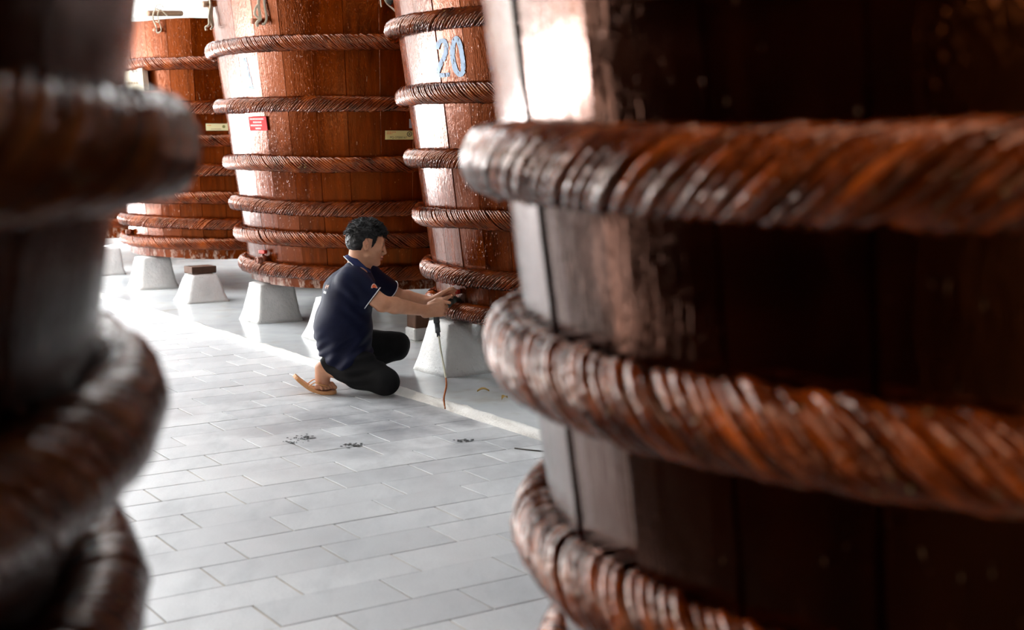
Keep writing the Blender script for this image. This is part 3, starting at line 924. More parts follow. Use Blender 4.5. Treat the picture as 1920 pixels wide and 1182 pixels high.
for sgn in (-1, 1):
    e = ellip('eye', hd(77.2, 31 * sgn, 18.5), (0.0105, 0.0125, 0.0062), M['eye_white'], body)
    ellip('iris', hd(83.2, 32 * sgn, 18.0), (0.0045, 0.0055, 0.0052), M['eye_dark'], body)
    pth = [hd(88, 15 * sgn, 37), hd(88, 28 * sgn, 41), hd(80, 46 * sgn, 38)]
    tube('eyebrow', spline(pth, 9), [0.0015, 0.003, 0.0034, 0.0036, 0.0036, 0.0034, 0.003, 0.002, 0.0008], M['hair'], body, 6, flat=0.7)
    pth = [hd(86, 19 * sgn, 21), hd(86.5, 31 * sgn, 24), hd(79, 45 * sgn, 19)]
    tube('eyelash', spline(pth, 8), 0.0011, M['hair'], body, 5)

# shirt
T = Field(LO, HI, 0.005)
for sgn in (-1, 1):
    T.chain([v3(atm(649, 676, 6.56)) + LAT * 0.076 * sgn, v3(atm(643, 610, 6.555)) + LAT * 0.06 * sgn, v3(atm(652, 550, 6.55)) + LAT * 0.068 * sgn, v3(atm(663, 523, 6.545)) + LAT * 0.062 * sgn],
            [0.128, 0.133, 0.110, 0.064], 0.05)
T.cone(v3(atm(660, 524, 6.545)) - LAT * 0.13, v3(atm(670, 520, 6.545)) + LAT * 0.15, 0.052, 0.052, 0.05)
T.cone(NECK - UPV * 0.05, NECK - UPV * 0.008, 0.082, 0.066, 0.03)
T.cone(HIPR, HIPR + (KNR - HIPR) * 0.36, 0.094, 0.096, 0.03)
AR = (ER - SR) / np.linalg.norm(ER - SR); AL = (EL - SL) / np.linalg.norm(EL - SL)
CR = SR + AR * np.linalg.norm(ER - SR) * 0.76; CL = SL + AL * np.linalg.norm(EL - SL) * 0.74
TS = Field(LO, HI, 0.005)
def sleeve(S_, C_, A_, r0, r1):
    f = Field(np.minimum(S_, C_) - 0.16, np.maximum(S_, C_) + 0.16, 0.005)
    f.cone(S_ + np.array([0, 0, -0.004]), C_ + A_ * 0.05, r0, r1, 0.01)
    f.cut(C_, A_, C_ - 0.2, C_ + 0.2, 0.003)
    # hollow the cuff round the arm
    f.cone(C_ - A_ * -0.002, C_ + A_ * 0.1, r1 - 0.009, r1 - 0.008, 0.003, 'sub')
    # copy into the shirt
    i0 = np.round((f.lo - T.lo) / T.h).astype(int)
    a = np.maximum(i0, 0); b = np.minimum(i0 + f.n, T.n)
    g = f.F[tuple(slice(x - o, y - o) for x, y, o in zip(a, b, i0))]
    t = T.F[tuple(slice(x, y) for x, y in zip(a, b))]
    k = 0.055
    hh = np.clip(0.5 + 0.5 * (t - g) / k, 0, 1)
    T.F[tuple(slice(x, y) for x, y in zip(a, b))] = t * (1 - hh) + g * hh - k * hh * (1 - hh)
sleeve(SR, CR, AR, 0.064, 0.056)
sleeve(SL, CL, AL, 0.066, 0.056)
# the hem: lower at the side seams, cut by a slanted plane
hemp = v3(atm(648, 690, 6.43)); 
T.cut(hemp, v3((0.50, 0.12, -1)), LO, (HI[0], HI[1], 0.5), 0.006); T.cut(hemp, v3((-0.36, 0.12, -1)), LO, (HI[0], HI[1], 0.5), 0.01)
def shirt_folds(P):
    px = (P - v3(atm(645, 600, 6.5)))
    s_ = px @ FWD; z_ = px[:, 2]; l_ = px @ LAT
    low = np.clip((0.02 - z_) / 0.14, 0, 1)
    f1 = np.sin((z_ * 0.9 - s_ * 0.75) * 120 + 3 * noise3(P, 9, 31, 2))
    f2 = np.sin((z_ * 0.6 - s_ * 0.9) * 60 + 4 * noise3(P, 7, 32, 2))
    g = -0.009 * low * (f1 * 0.6 + f2) * (0.6 + 0.4 * noise3(P, 12, 33, 2))
    side = np.exp(-((s_ - 0.06) / 0.06) ** 2) * np.clip((z_ + 0.05) / 0.1, 0, 1) * np.clip((0.25 - z_) / 0.1, 0, 1)
    g += -0.007 * side * np.sin((z_ * 0.8 + s_ * 0.8) * 90 + 2 * noise3(P, 8, 34, 2))
    g += -0.0035 * noise3(P, 26, 35, 2)
    for C_ in (CR, CL): g = g * np.clip((np.linalg.norm(P - C_, axis=1) - 0.065) / 0.05, 0, 1)
    return g
T.warp(shirt_folds)
shirt = child('polo_shirt', T.mesh('polo_shirt'), M['shirt'])
def bvh_of(me): return BVHTree.FromPolygons([v.co.copy() for v in me.vertices], [tuple(p.vertices) for p in me.polygons])
shirt_bvh = bvh_of(shirt.data)
def ring_on(bvh, c, axis, r0, n, out=0.0012):
    axis = np.array(axis) / np.linalg.norm(axis)
    a = np.cross(axis, [0, 1, 0.3]); a /= np.linalg.norm(a); b = np.cross(axis, a)
    pts = []
    for t in np.linspace(0, 2 * PI, n, endpoint=False):
        d = a * math.cos(t) + b * math.sin(t)
        h = bvh.ray_cast(Vector(c + d * r0), Vector(-d), r0)
        p = v3(h[0]) if h[0] is not None and np.linalg.norm(v3(h[0]) - c) < r0 * 0.95 and np.linalg.norm(v3(h[0]) - c) > 0.03 else c + d * 0.056
        pts.append(p + d * out)
    return pts
for C_, A_ in ((CR, AR), (CL, AL)):
    tube('sleeve_piping', ring_on(shirt_bvh, C_ - A_ * 0.006, A_, 0.075, 40), 0.0026, M['piping'], shirt, 6, True)
# collar
cb, cf = v3(atm(657.5, 480, 6.545)), v3(atm(691, 511, 6.545))
cc = (cb + cf) / 2; cdir = (cf - cb) / np.linalg.norm(cf - cb); cl_ = LAT; cup = np.cross(cdir, cl_); cup = cup if cup[2] > 0 else -cup
rc = np.linalg.norm(cf - cb) / 2
n = 48; V = []; prof = [(0.0, -0.004), (0.0035, 0.0), (0.006, -0.003), (0.017, -0.026), (0.021, -0.038), (0.018, -0.039), (0.010, -0.030), (-0.003, -0.012)]
for t in np.linspace(0, 2 * PI, n, endpoint=False):
    dr = cdir * math.cos(t) + cl_ * math.sin(t) * 1.02
    for a, b in prof: V.append(cc + dr * (rc + a + 0.002) + cup * (b + 0.012))
K = len(prof); i = np.arange(n)[:, None]; j = np.arange(K)[None, :]
Fq = np.stack([i * K + j, i * K + (j + 1) % K, ((i + 1) % n) * K + (j + 1) % K, ((i + 1) % n) * K + j], -1).reshape(-1, 4)
collar = link('collar', mesh_np('collar', np.array(V), Fq), M['collar'], shirt)
pts = [cc + (cdir * math.cos(t) + cl_ * math.sin(t) * 1.02) * (rc + 0.0238) + cup * (-0.0255) for t in np.linspace(0, 2 * PI, n, endpoint=False)]
tube('collar_piping', pts, 0.0022, M['piping'], shirt, 6, True)
# prints on the shirt: an orange badge on the sleeve, two short lines of lettering on the back
def wrap_on(name, polys, c, ex, ey, nrm, bvh, m, parent, out=0.0012):
    """lay flat polygons (lists of 2-D points in metres) onto a garment along -nrm"""
    bm = bmesh.new()
    for poly in polys:
        vs = []
        for a, b in poly:
            o = Vector(v3(c) + ex * a + ey * b + nrm * 0.08)
            h = bvh.ray_cast(o, Vector(-nrm), 0.3)
            p = h[0] if h[0] is not None else Vector(v3(c) + ex * a + ey * b)
            nn = h[1] if h[0] is not None else Vector(nrm)
            vs.append(bm.verts.new(p + nn * out))
        bm.faces.new(vs)
    return bm_obj(name, bm, m, parent)
def fan(poly):
    cx = sum(p[0] for p in poly) / len(poly); cy = sum(p[1] for p in poly) / len(poly)
    return [[(cx, cy), poly[i], poly[(i + 1) % len(poly)]] for i in range(len(poly))]
ex = np.array([1.0, 0.1, 0]); ex /= np.linalg.norm(ex); nrm = np.array([0.1, -1.0, 0.15]); nrm /= np.linalg.norm(nrm); ey = np.cross(nrm, ex) * -1
ey = ey if ey[2] > 0 else -ey
dome = [(-0.0155, -0.009)] + [(-0.0155 * math.cos(t), -0.009 + 0.024 * math.sin(t) ** 0.9) for t in np.linspace(0.15, PI / 2, 7)] + [(0.006, 0.010), (0.012, 0.000), (0.0165, -0.009)]
wrap_on('sleeve_badge', fan(dome), atm(701.5, 536.5, 6.3), ex, ey, nrm, shirt_bvh, M['pale_print'], shirt, 0.0012)
wrap_on('sleeve_badge', fan([(a * 0.72, b * 0.72 - 0.001) for a, b in dome]), atm(701.5, 536.5, 6.3), ex, ey, nrm, shirt_bvh, M['orange'], shirt, 0.0022)

def text_polys(body, size):
    c = bpy.data.curves.new('print', 'FONT'); c.body = body; c.size = size; c.align_x = 'CENTER'; c.align_y = 'CENTER'
    o = bpy.data.objects.new('print', c); COL.objects.link(o)
    me = bpy.data.meshes.new_from_object(o.evaluated_get(bpy.context.evaluated_depsgraph_get()))
    bpy.data.objects.remove(o)
    return [[(me.vertices[i].co.x, me.vertices[i].co.y) for i in p.vertices] for p in me.polygons]
bn = -FWD * 0.8 - LAT * 0.6; bx = LAT * -0.8 + FWD * 0.6; bx = -np.cross(bn, UPV); bx /= np.linalg.norm(bx); bx = bx if bx @ LAT < 0 else -bx
wrap_on('back_print', text_polys('AM', 0.028), v3(atm(609, 539, 6.43)), bx, UPV, bn, shirt_bvh, M['pale_print'], shirt, 0.0018)
wrap_on('back_print', [[(a, -0.006), (a + 0.006, -0.006), (a + 0.006, 0.006), (a, 0.006)] for a in (-0.022, -0.013, -0.004, 0.005, 0.014)], v3(atm(605, 549, 6.43)), bx, UPV, bn, shirt_bvh, M['piping'], shirt, 0.0018)

# trousers
L = Field(LO, HI, 0.005)
L.ell(v3(atm(643, 664, 6.56)), (0.105, 0.16, 0.085), k=0.02)
mr = KNR + (HIPR - KNR) * 0.5
L.chain([HIPR, mr, KNR], [0.080, 0.084, 0.068], 0.02)
L.chain([KNR, v3(atm(665, 704, 6.385)), v3(atm(609, 686, 6.43))], [0.062, 0.060, 0.040], 0.02)
L.chain([HIPL, v3(atm(700, 645, 6.71)), KNL], [0.085, 0.074, 0.062], 0.02)
L.chain([KNL, v3(atm(700, 674, 6.74)), v3(atm(668, 704, 6.72))], [0.060, 0.052, 0.045], 0.008)
L.cone(v3(atm(745, 655, 6.75)), v3(atm(700, 662, 6.74)), 0.060, 0.055, 0.02)
L.cut(v3(atm(604, 683, 6.43)), v3((-0.75, 0, -0.45)), v3(atm(604, 683, 6.43)) - np.array([0.09, 0.1, 0.09]), v3(atm(604, 683, 6.43)) + np.array([0.1, 0.1, 0.09]), 0.004)
def leg_folds(P):
    q = P - KNR
    ax = (HIPR - KNR) / np.linalg.norm(HIPR - KNR)
    t = q @ ax; r = np.linalg.norm(q - t[:, None] * ax, axis=1)
    m = np.clip((0.12 - r) / 0.03, 0, 1)
    g = -0.006 * m * np.sin(t * 45 + q[:, 2] * 95 + 5 * noise3(P, 9, 41, 2)) * np.clip((t - 0.02) / 0.08, 0, 1) * np.clip((0.3 - t) / 0.1, 0, 1)
    g += -0.0035 * noise3(P, 34, 42, 2)
    # crease between thigh and calf
    ap = v3(atm(640, 690, 6.3)); bp = v3(atm(722, 728, 6.28)); ab = bp - ap
    tt = np.clip(((P - ap) @ ab) / (ab @ ab), 0, 1); dd = np.linalg.norm(P - ap - tt[:, None] * ab, axis=1)
    g += 0.010 * np.exp(-(dd / 0.03) ** 2)
    return g
L.warp(leg_folds)
child('trousers', L.mesh('trousers'), M['trouser'])

# rubber flip-flop hanging off the raised foot
sole_c = spline([atm(549, 707.5, FY), atm(562, 719, FY), atm(580, 731.5, FY), atm(600, 738.0, FY), atm(616, 739.0, FY), atm(631, 738.0, FY)], 26)
fl = empty('flip_flop', uv(-5.9, 2.75))
tag(fl, 'tan rubber flip-flop on the raised right foot of the man', 'sandal')
sole_c[:, 2] += 0.001 - sole_c[:, 2].min()
bm = bmesh.new(); rows = []
for q, p in enumerate(sole_c):
    t = q / 25.0
    w = 0.032 + 0.014 * math.sin(min(t * 1.25, 1) * PI * 0.6) + 0.004 * math.sin(t * PI)
    if t > 0.86: w *= math.sqrt(max(1 - ((t - 0.86) / 0.15) ** 2, 0.05))
    if t < 0.1: w *= math.sqrt(max(1 - ((0.1 - t) / 0.105) ** 2, 0.05))
    tn = sole_c[min(q + 1, 25)] - sole_c[max(q - 1, 0)]; tn /= np.linalg.norm(tn)
    up = np.cross(tn, LAT) * -1; up = up if up[2] > 0 else -up
    p = p.copy()
    r = []
    for a, b in ((-1, -1), (-1, -0.2), (-0.97, 1), (0.97, 1), (1, -0.2), (1, -1)):
        r.append(bm.verts.new(Vector(p + LAT * w * a + up * 0.0085 * (b + 1))))
    rows.append(r)
for a, b in zip(rows[:-1], rows[1:]):
    for k in range(6): bm.faces.new((a[k], a[(k + 1) % 6], b[(k + 1) % 6], b[k]))
bm.faces.new(rows[0]); bm.faces.new(list(reversed(rows[-1])))
bmesh.ops.recalc_face_normals(bm, faces=bm.faces[:])
for v in bm.verts: v.co.z = max(v.co.z, 0.001)
o = bm_obj('sole', bm, M['rubber_tan'], fl, smooth=False)
o.matrix_parent_inverse = Matrix.Translation(-Vector(fl.location))
for sgn in (-1, 1):
    e0 = sole_c[9] + LAT * 0.040 * sgn + UPV * 0.012
    pth = spline([e0, e0 + FWD * 0.035 + UPV * 0.022 + LAT * 0.006 * sgn, v3(atm(600, 719, FY)) + LAT * 0.046 * sgn, v3(atm(613, 723, FY)) + LAT * 0.026 * sgn, v3(atm(618, 730, FY)) + LAT * 0.010, sole_c[19] + LAT * 0.010 + UPV * 0.014], 22)
    o = tube('strap', pth, np.interp(np.arange(22), [0, 10, 21], [0.0055, 0.0078, 0.0038]), M['rubber_tan'], fl, 8, flat=0.5)
    o.matrix_parent_inverse = Matrix.Translation(-Vector(fl.location))

# ------------------------------------------------------------------ hose, stream, taps
M['grey_plastic'] = plain('dark_grey_plastic', (0.075, 0.082, 0.09), 0.45, 0.1, 80, 0.15)
M['hose'] = plain('cream_translucent_hose', (0.62, 0.6, 0.46), 0.25, 0.0, 40, 0.06)
M['sauce'] = plain('brown_fish_sauce', (0.28, 0.07, 0.015), 0.12, 0.0, 40, 0.2)
M['pvc_dark'] = plain('dark_green_grey_plastic', (0.035, 0.04, 0.032), 0.35, 0.2, 60, 0.3)
M['red_plastic'] = plain('red_plastic', (0.5, 0.025, 0.012), 0.35, 0.1, 60, 0.15)
M['white_plastic'] = plain('white_thread_tape', (0.75, 0.75, 0.76), 0.6)
M['brown_plastic'] = plain('brown_pipe', (0.2, 0.05, 0.02), 0.4, 0.1, 60, 0.3)
hz = empty('hose_nozzle', uv(-5.78, 3.2, 0.3))
tag(hz, 'grey hose nozzle with a cream hose end held in the man\'s right fist', 'hose')
def hparent(o, e):
    o.matrix_parent_inverse = Matrix.Translation(-Vector(e.location)); return o
YT = YH + 0.234
hparent(tube('nozzle', spline([at(814.5, 570, YT), at(816, 580, YT), at(818, 598, YT - 0.005), at(819, 606, YT - 0.008)], 14), 0.0165, M['grey_plastic'], hz, 14), hz)
hparent(tube('nozzle_neck', [at(819, 604, YT - 0.008), at(821, 622, YT - 0.016), at(821.3, 624, YT - 0.017)], 0.0138, M['grey_plastic'], hz, 14), hz)
hparent(tube('nozzle_tip', [at(821.2, 623, YT - 0.016), at(822.4, 632, YT - 0.02)], 0.0088, M['grey_plastic'], hz, 12), hz)
ht = spline([at(822.4, 630, YT - 0.02), at(826, 655, YT - 0.12), at(831, 682, YT - 0.24), at(836, 710, YT - 0.37)], 20)
hparent(tube('hose', ht, 0.0052, M['hose'], hz, 10), hz)
st = spline([at(836, 708, YT - 0.36), at(836.5, 725, YT - 0.45), at(832.5, 745, YT - 0.54), at(833.2, 758, YT - 0.60), at(834.5, 766.5, YT - 0.63)], 26)
o = tube('sauce_stream', st, np.interp(np.arange(26), [0, 4, 25], [0.0042, 0.0052, 0.0036]), M['sauce'], None, 10)
tag(o, 'thin stream of brown fish sauce pouring from the hose end to the kerb', 'sauce stream')

def tap(vat, px, py, length, r, name, mats, handle, lean=0.0):
    """a pipe tap standing out of the vat wall"""
    p, n = vat.surf(px, py)
    t = Vector((-n.y, n.x, 0))
    body_m, handle_m, tip_m = mats
    root = tube(name, [p - n * 0.02, p + n * length * 0.55, p + n * length], [r, r, r * 0.95], body_m, vat.root, 14)
    root.matrix_parent_inverse = Matrix.Translation(-Vector(vat.root.location))
    tube('collar', [p + n * length * 0.3, p + n * length * 0.62], r * 1.28, body_m, root, 14)
    ring = [p + n * length + (t * math.cos(a) + Vector((0, 0, 1)) * math.sin(a)) * r * 0.86 for a in np.linspace(0, 2 * PI, 16, endpoint=False)]
    tube('mouth_rim', ring, r * 0.2, body_m, root, 6, True)
    if tip_m: tube('tip', [p + n * length * 0.98, p + n * (length + 0.022)], r * 0.72, tip_m, root, 12)
    if handle:
        c = p + n * length * 0.46
        tube('stem', [c + Vector((0, 0, r * 0.6)), c + Vector((0, 0, r * 1.9))], r * 0.42, body_m, root, 10)
        bm = box_bm(-r * 0.62, r * 0.62, -r * 1.25, r * 1.25, r * 1.75, r * 2.75, r * 0.2, 2)
        o = bm_obj('handle', bm, handle_m, root)
        o.matrix_world = Matrix.Translation(c) @ Matrix.Rotation(math.atan2(n.y, n.x) + lean, 4, 'Z')
        o['label'] = 'red handle'
    return root
tap(vatC, 863, 567, 0.085, 0.026, 'tap', (M['pvc_dark'], M['red_plastic'], M['white_plastic']), True, 0.5)
tap(vatB, 503, 487, 0.085, 0.024, 'tap', (M['brown_plastic'], M['red_plastic'], None), True, 0.2)
tap(vatA, 250, 434, 0.06, 0.018, 'tap', (M['brown_plastic'], M['red_plastic'], None), False)

# ------------------------------------------------------------------ covers, ties, plates and small things
def cover(vat, label, seed, rise=0.05):
    n, rr = 72, [0.0, 0.3, 0.55, 0.75, 0.9, 0.97, 1.0, 1.012, 1.016]
    R = (vat.r0 + vat.k * vat.zt) * 1.004
    V, Fq = [], []
    for k, f in enumerate(rr):
        for t in np.linspace(0, 2 * PI, n, endpoint=False):
            z = vat.zt + 0.008 + rise * (1 - min(f, 1) ** 2) + 0.008 * math.sin(5 * t + seed) * min(f, 1) * (f < 1.001)
            if f > 1.001: z -= 0.012 + (f - 1.0) * 0.9 + 0.006 * math.sin(9 * t + seed * 2)
            V.append((R * f * math.cos(t), R * f * math.sin(t), z))
    for k in range(len(rr) - 1):
        for i in range(n):
            Fq.append((k * n + i, k * n + (i + 1) % n, (k + 1) * n + (i + 1) % n, (k + 1) * n + i))
    o = link('cover_sheet', mesh_np('cover_sheet', V, np.array(Fq)[:, ::-1]), M['cloth_white'], None, (vat.c.x, vat.c.y, 0))
    return tag(o, label, 'cover sheet', 'white cover sheets on the vats')
cover(vatA, 'white sheet covering the vat that carries the cream board', 1)
cover(vatB, 'white sheet covering the vat behind the kneeling man', 2, 0.03)

def cord(label, paths, rad=0.006):
    root = None
    for p in paths:
        pts = spline(p, 6 * len(p))
        if root is None:
            root = tube('cord', pts, rad, M['cord'], None, 7)
            tag(root, label, 'cord', 'cords tying the covers down')
        else: tube('cord_loop', pts, rad * 0.8, M['cord'], root, 7)
    return root
def peg(vat, px, py, length=0.05, r=0.017, m='peg', name='peg'):
    p, nn = vat.surf(px, py)
    o = tube(name, [p - nn * 0.02, p + nn * length * 0.5, p + nn * length], [r, r, r * 0.95], M[m], vat.root, 12)
    o.matrix_parent_inverse = Matrix.Translation(-Vector(vat.root.location))
    return p, nn
def dowel(a, b, r, label):
    o = tube('dowel', [a, a + (b - a) * 0.5, b], r, M['dowel'], None, 14)
    return tag(o, label, 'dowel', 'dowels on the vat rims')
pA, nA = peg(vatA, 297, 57)
dA = pA.y - 0.05
dowel(at(278, 25, dA + 0.02), at(340, 25, dA + 0.34), 0.024, 'round pale dowel lying on the rim of the vat with the cream board')
cord('cream cord looped from dowel to peg on the vat with the cream board',
     [[at(299, 62, dA), at(294, 60, dA), at(293, 50, dA), at(287, 36, dA), at(288, 24, dA - 0.02), at(293, 17, dA), at(297, 18, dA + 0.03)],
      [at(296, 62, dA), at(302, 58, dA), at(301, 48, dA), at(297, 38, dA - 0.01), at(296, 26, dA - 0.02), at(300, 18, dA), at(306, 22, dA + 0.04), at(314, 30, dA + 0.05)],
      [at(292, 40, dA - 0.01), at(297, 42, dA - 0.015), at(299, 38, dA - 0.01)],
      [at(290, 18, dA), at(294, 10, dA), at(301, 8.5, dA), at(307, 14, dA)]])
pB, nB = vatB.surf(404, 40)
dB = pB.y
dowel(at(381, 8, dB - 0.02), at(402, 7, dB + 0.03), 0.022, 'short dowel end jutting past the left rim of the vat behind the man')
cord('white cord hanging from the dowel at the left edge of the vat behind the man',
     [[at(394, 0, dB - 0.05), at(395, 10, dB - 0.06), at(392, 30, dB - 0.05), at(392, 46, dB - 0.05), at(386, 51, dB - 0.05), at(387, 57, dB - 0.05)],
      [at(391, 14, dB - 0.04), at(394, 32, dB - 0.03), at(397, 46, dB - 0.03), at(399, 50, dB - 0.02), at(395, 55, dB - 0.03)],
      [at(398, 12, dB - 0.03), at(397, 30, dB - 0.03), at(400, 48, dB - 0.02)]], 0.009)
pB2, nB2 = peg(vatB, 489, 41, 0.075, 0.018)
y2 = pB2.y - 0.06
cord('thick cream cord looped round a peg high on the vat behind the man',
     [[at(485, -8, y2), at(485, 12, y2), at(487, 26, y2), at(488, 36, y2), at(484, 40, y2 - 0.02), at(481, 44, y2 - 0.02), at(483, 48, y2)],
      [at(495, -8, y2), at(496, 10, y2), at(499, 28, y2), at(499, 38, y2), at(495, 45, y2), at(491, 45, y2)],
      [at(484, 8, y2), at(479, 16, y2 - 0.01), at(478, 26, y2 - 0.01), at(482, 32, y2), at(486, 34, y2)]], 0.010)
peg(vatB, 730, 3, 0.10, 0.024, 'pvc_dark', 'stub_pipe')
pB3, nB3 = vatB.surf(730, 10)
y3 = pB3.y - 0.09
cord('thin cord slanting from a dark stub high on the vat behind the man',
     [[at(718, -8, y3), at(724, 4, y3), at(734, 14, y3 + 0.03), at(748, 27, y3 + 0.07)], [at(713, -6, y3), at(713.5, 4, y3), at(715, 13, y3)]], 0.005)

# plates on the vats
def flat_text(body, size):
    c = bpy.data.curves.new('lettering', 'FONT'); c.body = body; c.size = size; c.align_x = 'CENTER'; c.align_y = 'CENTER'; c.extrude = 0.0003
    o = bpy.data.objects.new('lettering', c); COL.objects.link(o)
    dg = bpy.context.evaluated_depsgraph_get()
    me = bpy.data.meshes.new_from_object(o.evaluated_get(dg))
    bpy.data.objects.remove(o)
    return me
M['plate_red'] = plain('red_sign_enamel', (0.62, 0.012, 0.018), 0.75, 0.0, 40, 0.05)
M['plate_yellow'] = plain('pale_yellow_plate', (0.56, 0.5, 0.2), 0.45, 0.0, 40, 0.08)
M['plate_pale'] = plain('pale_greenish_plate', (0.6, 0.57, 0.32), 0.45, 0.0, 40, 0.08)
M['plate_grey'] = plain('grey_plate', (0.3, 0.29, 0.33), 0.45, 0.0, 40, 0.08)
M['plate_cream'] = plain('cream_board', (0.66, 0.58, 0.44), 0.6, 0.0, 40, 0.06)
M['ink'] = plain('dark_ink', (0.06, 0.05, 0.03), 0.6)
M['ink_pale'] = plain('faded_tan_ink', (0.33, 0.25, 0.16), 0.6)
M['ink_white'] = plain('white_ink', (0.8, 0.72, 0.7), 0.6)
M['ink_green'] = plain('olive_ink', (0.16, 0.16, 0.04), 0.6)
M['ink_orange'] = plain('orange_ink', (0.6, 0.22, 0.08), 0.6)
def plate(vat, px, py, wpx, hpx, m, label, th=0.006, lean=True, out=0.010):
    p, nn = vat.surf(px, py)
    view = (p - Vector((0, 0, CAM_H))); view.z = 0; view.normalize()
    ct = max(0.35, abs(view.dot(nn)))
    w = wpx / F_PX * p.y / ct; h = hpx / F_PX * p.y
    a = math.atan2(nn.y, nn.x)
    rot = Matrix.Rotation(a, 4, 'Z') @ Matrix.Rotation(math.atan(vat.k) if lean else 0, 4, 'Y')
    basis = rot @ Matrix(((0, 0, 1, 0), (1, 0, 0, 0), (0, 1, 0, 0), (0, 0, 0, 1)))      # plate x along the wall, y up, z out
    o = bm_obj('plate', box_bm(-w / 2, w / 2, -h / 2, h / 2, -th, 0.0, 0.001), m)
    sag = w * w / 8 / (vat.r0 + vat.k * p.z)
    o.matrix_world = Matrix.Translation(p + nn * (out + th * 0.5 + 0.002)) @ basis
    tag(o, label, 'plate', 'plates fixed to the vats')
    return o, w, h
def ink(plate_o, name, rects, m):
    bm = bmesh.new()
    for x0, x1, y0, y1 in rects: box_bm(x0, x1, y0, y1, 0.0002, 0.0008, bm=bm)
    return bm_obj(name, bm, m, plate_o)
def dashes(w, y, h, x0, x1, n, seed):
    rg = random.Random(seed); out = []; x = x0
    while x < x1:
        d = (x1 - x0) / n * rg.uniform(0.55, 1.0)
        out.append((x * w, min(x + d, x1) * w, y * h - h * 0.055, y * h + h * 0.055)); x += d + (x1 - x0) / n * 0.22
    return out
o, w, h = plate(vatB, 487, 232, 32, 26, M['plate_red'], 'small red sign with four white lines of lettering')
ink(o, 'lettering', dashes(w, 0.33, h, -0.42, 0.36, 9, 1) + dashes(w, 0.10, h, -0.26, 0.22, 5, 2) + dashes(w, -0.12, h, -0.42, 0.22, 7, 3) + dashes(w, -0.34, h, -0.16, 0.14, 4, 4), M['ink_white'])
o, w, h = plate(vatB, 748.5, 253.5, 52, 16.5, M['plate_yellow'], 'yellow number plate with a round dark stamp, near the right of its vat')
t = link('lettering', flat_text('PQ-27000167', h * 0.34), M['ink'], o, (-0.03 * w, -0.27 * h, 0.0006))
def disc(name, x, y, r, m, par, inner=0.0):
    bm = bmesh.new(); n = 20
    a = [bm.verts.new((x + r * math.cos(q), y + r * math.sin(q), 0.0006)) for q in np.linspace(0, 2 * PI, n, endpoint=False)]
    if inner:
        b = [bm.verts.new((x + inner * math.cos(q), y + inner * math.sin(q), 0.0006)) for q in np.linspace(0, 2 * PI, n, endpoint=False)]
        for k in range(n): bm.faces.new((a[k], a[(k + 1) % n], b[(k + 1) % n], b[k]))
    else: bm.faces.new(a)
    return bm_obj(name, bm, m, par)
disc('stamp', 0.36 * w, 0.12 * h, 0.30 * h, M['ink'], o, 0.2 * h)
disc('stamp', 0.36 * w, 0.12 * h, 0.13 * h, M['ink_green'], o)
ink(o, 'print', dashes(w, 0.34, h, -0.44, -0.12, 4, 6) + dashes(w, 0.16, h, -0.44, -0.25, 2, 7), M['ink_orange'])
o, w, h = plate(vatA, 409, 238.5, 43, 13, M['plate_pale'], 'pale yellow number plate with a green stamp, left of the white lit vat edge')
disc('stamp', 0.26 * w, 0.08 * h, 0.22 * h, M['ink_green'], o)
ink(o, 'print', dashes(w, 0.25, h, -0.44, -0.26, 2, 8), M['ink_orange'])
ink(o, 'lettering', dashes(w, -0.27, h, -0.28, 0.16, 7, 9), M['ink_pale'])
o, w, h = plate(vatB, 777, 232, 20, 17, M['plate_grey'], 'small grey plate half hidden at the right edge of its vat')
o, w, h = plate(vatA, 249, 152, 58, 42, M['plate_cream'], 'thick cream board with faded lettering, high on a vat behind the blurred hoop', 0.05, True, 0.03)
ink(o, 'lettering', dashes(w, -0.12, h, -0.4, 0.36, 9, 10) + dashes(w, 0.2, h, -0.3, -0.1, 2, 11), M['ink_pale'])
ink(o, 'lettering', dashes(w, 0.39, h, 0.2, 0.38, 2, 12), M['ink'])

# pale blue digits brushed on the staves
def worn_paint():
    s = N('worn_pale_blue_paint')
    s.set(Base_Color=(0.33, 0.5, 0.72), Roughness=0.4)
    a = s.noise(s.coords((70, 70, 26), False), 1.0, 4.0, 0.65)
    s.l(s.ramp(a, [(0.34, 0.0), (0.46, 1.0)]), s.b.inputs['Alpha'])
    s.norm(s.bump(a, 0.4, 0.004))
    return s.m
M['blue_paint'] = worn_paint()
def on_wall(vat, px, py, out=0.003):
    p, nn = vat.surf(px, py)
    return vat.polar(math.atan2(p.y - vat.c.y, p.x - vat.c.x), p.z, out)
def brush(vat, name, pts, wpx, closed=False):
    P = spline([(*p, 0) for p in (pts + pts[:1] if closed else pts)], 14 * len(pts))[:, :2]
    T = np.gradient(P, axis=0); T /= np.linalg.norm(T, axis=1, keepdims=True) + 1e-9
    Nn = np.stack([-T[:, 1], T[:, 0]], 1)
    V = []; K = 5
    for p, q in zip(P, Nn):
        for s_ in np.linspace(-1, 1, K): V.append(on_wall(vat, *(p + q * wpx / 2 * s_)))
    i = np.arange(len(P) - 1)[:, None]; j = np.arange(K - 1)[None, :]
    Fq = np.stack([i * K + j, (i + 1) * K + j, (i + 1) * K + j + 1, i * K + j + 1], -1).reshape(-1, 4)
    o = link(name, mesh_np(name, [tuple(v) for v in V], Fq), M['blue_paint'], vat.root)
    o.matrix_parent_inverse = Matrix.Translation(-Vector(vat.root.location))
    return o
brush(vatC, 'painted_digit', [(821, 92), (826, 79), (834, 77), (838, 90), (834, 108), (826, 126), (823, 140), (832, 141), (844, 140)], 8)
brush(vatC, 'painted_digit', [(849, 104), (851, 82), (857, 72), (864, 84), (869, 110), (870, 132), (864, 140), (855, 130)], 9, True)
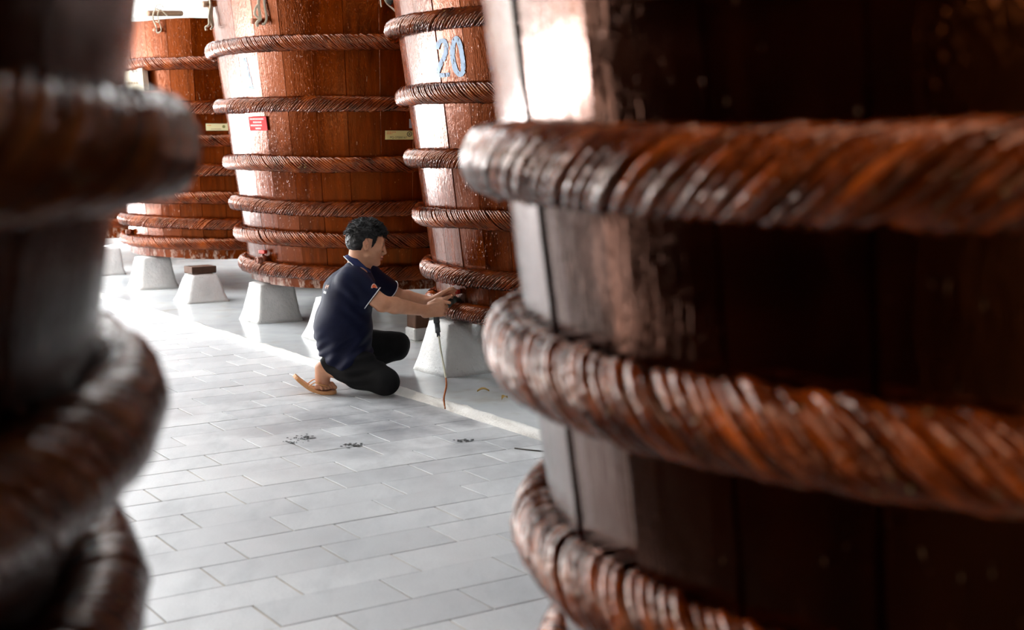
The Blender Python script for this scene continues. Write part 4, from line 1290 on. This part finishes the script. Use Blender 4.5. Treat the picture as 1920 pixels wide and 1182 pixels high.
brush(vatB, 'painted_digit', [(459, 108), (463, 126), (468, 146), (472, 165)], 7)
brush(vatB, 'painted_digit', [(466, 165), (471, 165.5), (477, 165)], 5)

# prop between the piers, leaves, twig and dirt
pp = empty('timber_prop', uv(-7.2, 4.08, LEDGE_Z), ROW)
tag(pp, 'short brown timber prop on a pale base, behind the pouring hose', 'prop')
bm_obj('base', box_bm(-0.06, 0.06, -0.06, 0.06, 0, 0.075, 0.006), M['pier'], pp)
bm_obj('timber', box_bm(-0.055, 0.055, -0.05, 0.05, 0.075, 0.26, 0.005), M['block'], pp)
M['leaf'] = plain('dry_leaf', (0.35, 0.22, 0.05), 0.6, 0.3, 60, 0.3)
M['dirt'] = plain('dark_damp_dirt', (0.02, 0.02, 0.02), 0.7)
M['twig'] = plain('dark_twig', (0.04, 0.03, 0.02), 0.8)
def ground_at(px, py, z):
    r = ray(px, py); t = (z - CAM_H) / r.z
    return Vector((0, 0, CAM_H)) + r * t
def leaf(px, py, L, rot, label):
    c = ground_at(px, py, LEDGE_Z + 0.004)
    n = 9; V = []; Fq = []
    for i in range(n):
        t = i / (n - 1); w = L * 0.22 * math.sin(PI * t) ** 0.8 + 0.0006; x = (t - 0.5) * L; z = 0.012 * math.sin(PI * t)
        V += [(x, -w, z + 0.006), (x, 0, z), (x, w, z + 0.008)]
    for i in range(n - 1):
        for k in (0, 1): Fq.append((i * 3 + k, (i + 1) * 3 + k, (i + 1) * 3 + k + 1, i * 3 + k + 1))
    o = link('leaf', mesh_np('leaf', V, Fq), M['leaf'], None, c)
    o.rotation_euler = (0, 0, rot)
    return tag(o, label, 'leaf', 'dry leaves on the grey ledge')
leaf(906, 735, 0.06, 0.2, 'dry yellow-brown leaf on the grey ledge, left one')
leaf(946, 749, 0.05, 1.0, 'dry yellow-brown leaf on the grey ledge, right one')
def specks(px, py, spread, n, seed, label):
    rg = random.Random(seed); bm = bmesh.new()
    c = ground_at(px, py, 0.0015)
    for _ in range(n):
        x, y = rg.gauss(0, spread), rg.gauss(0, spread * 0.9)
        r = rg.uniform(0.003, 0.010); k = rg.randint(5, 7)
        vs = [bm.verts.new((x + r * rg.uniform(.6, 1.2) * math.cos(a), y + r * rg.uniform(.6, 1.2) * math.sin(a), 0.0012)) for a in np.linspace(0, 2 * PI, k, endpoint=False)]
        top = bm.verts.new((x, y, 0.003))
        for i in range(k): bm.faces.new((vs[i], vs[(i + 1) % k], top))
    o = bm_obj('dirt_specks', bm, M['dirt'], None, c)
    return tag(o, label, 'dirt', kind='stuff')
specks(568, 822, 0.028, 34, 1, 'dark dirt specks on the tiles below the flip-flop')
specks(548, 830, 0.02, 16, 2, 'sparser dark specks on the tiles just left of the denser ones')
specks(665, 835, 0.026, 30, 3, 'dark dirt specks on the tiles right of the others, below the knee')
specks(872, 827, 0.014, 26, 4, 'compact dark blot on the tiles near the kerb')
tw = spline([ground_at(965, 841, 0.003), ground_at(990, 844, 0.005), ground_at(1012, 846, 0.003), ground_at(1032, 848, 0.003)], 14)
tag(tube('twig', tw, 0.0028, M['twig'], None, 6), 'thin dark twig lying on the tiles by the near right vat', 'twig')
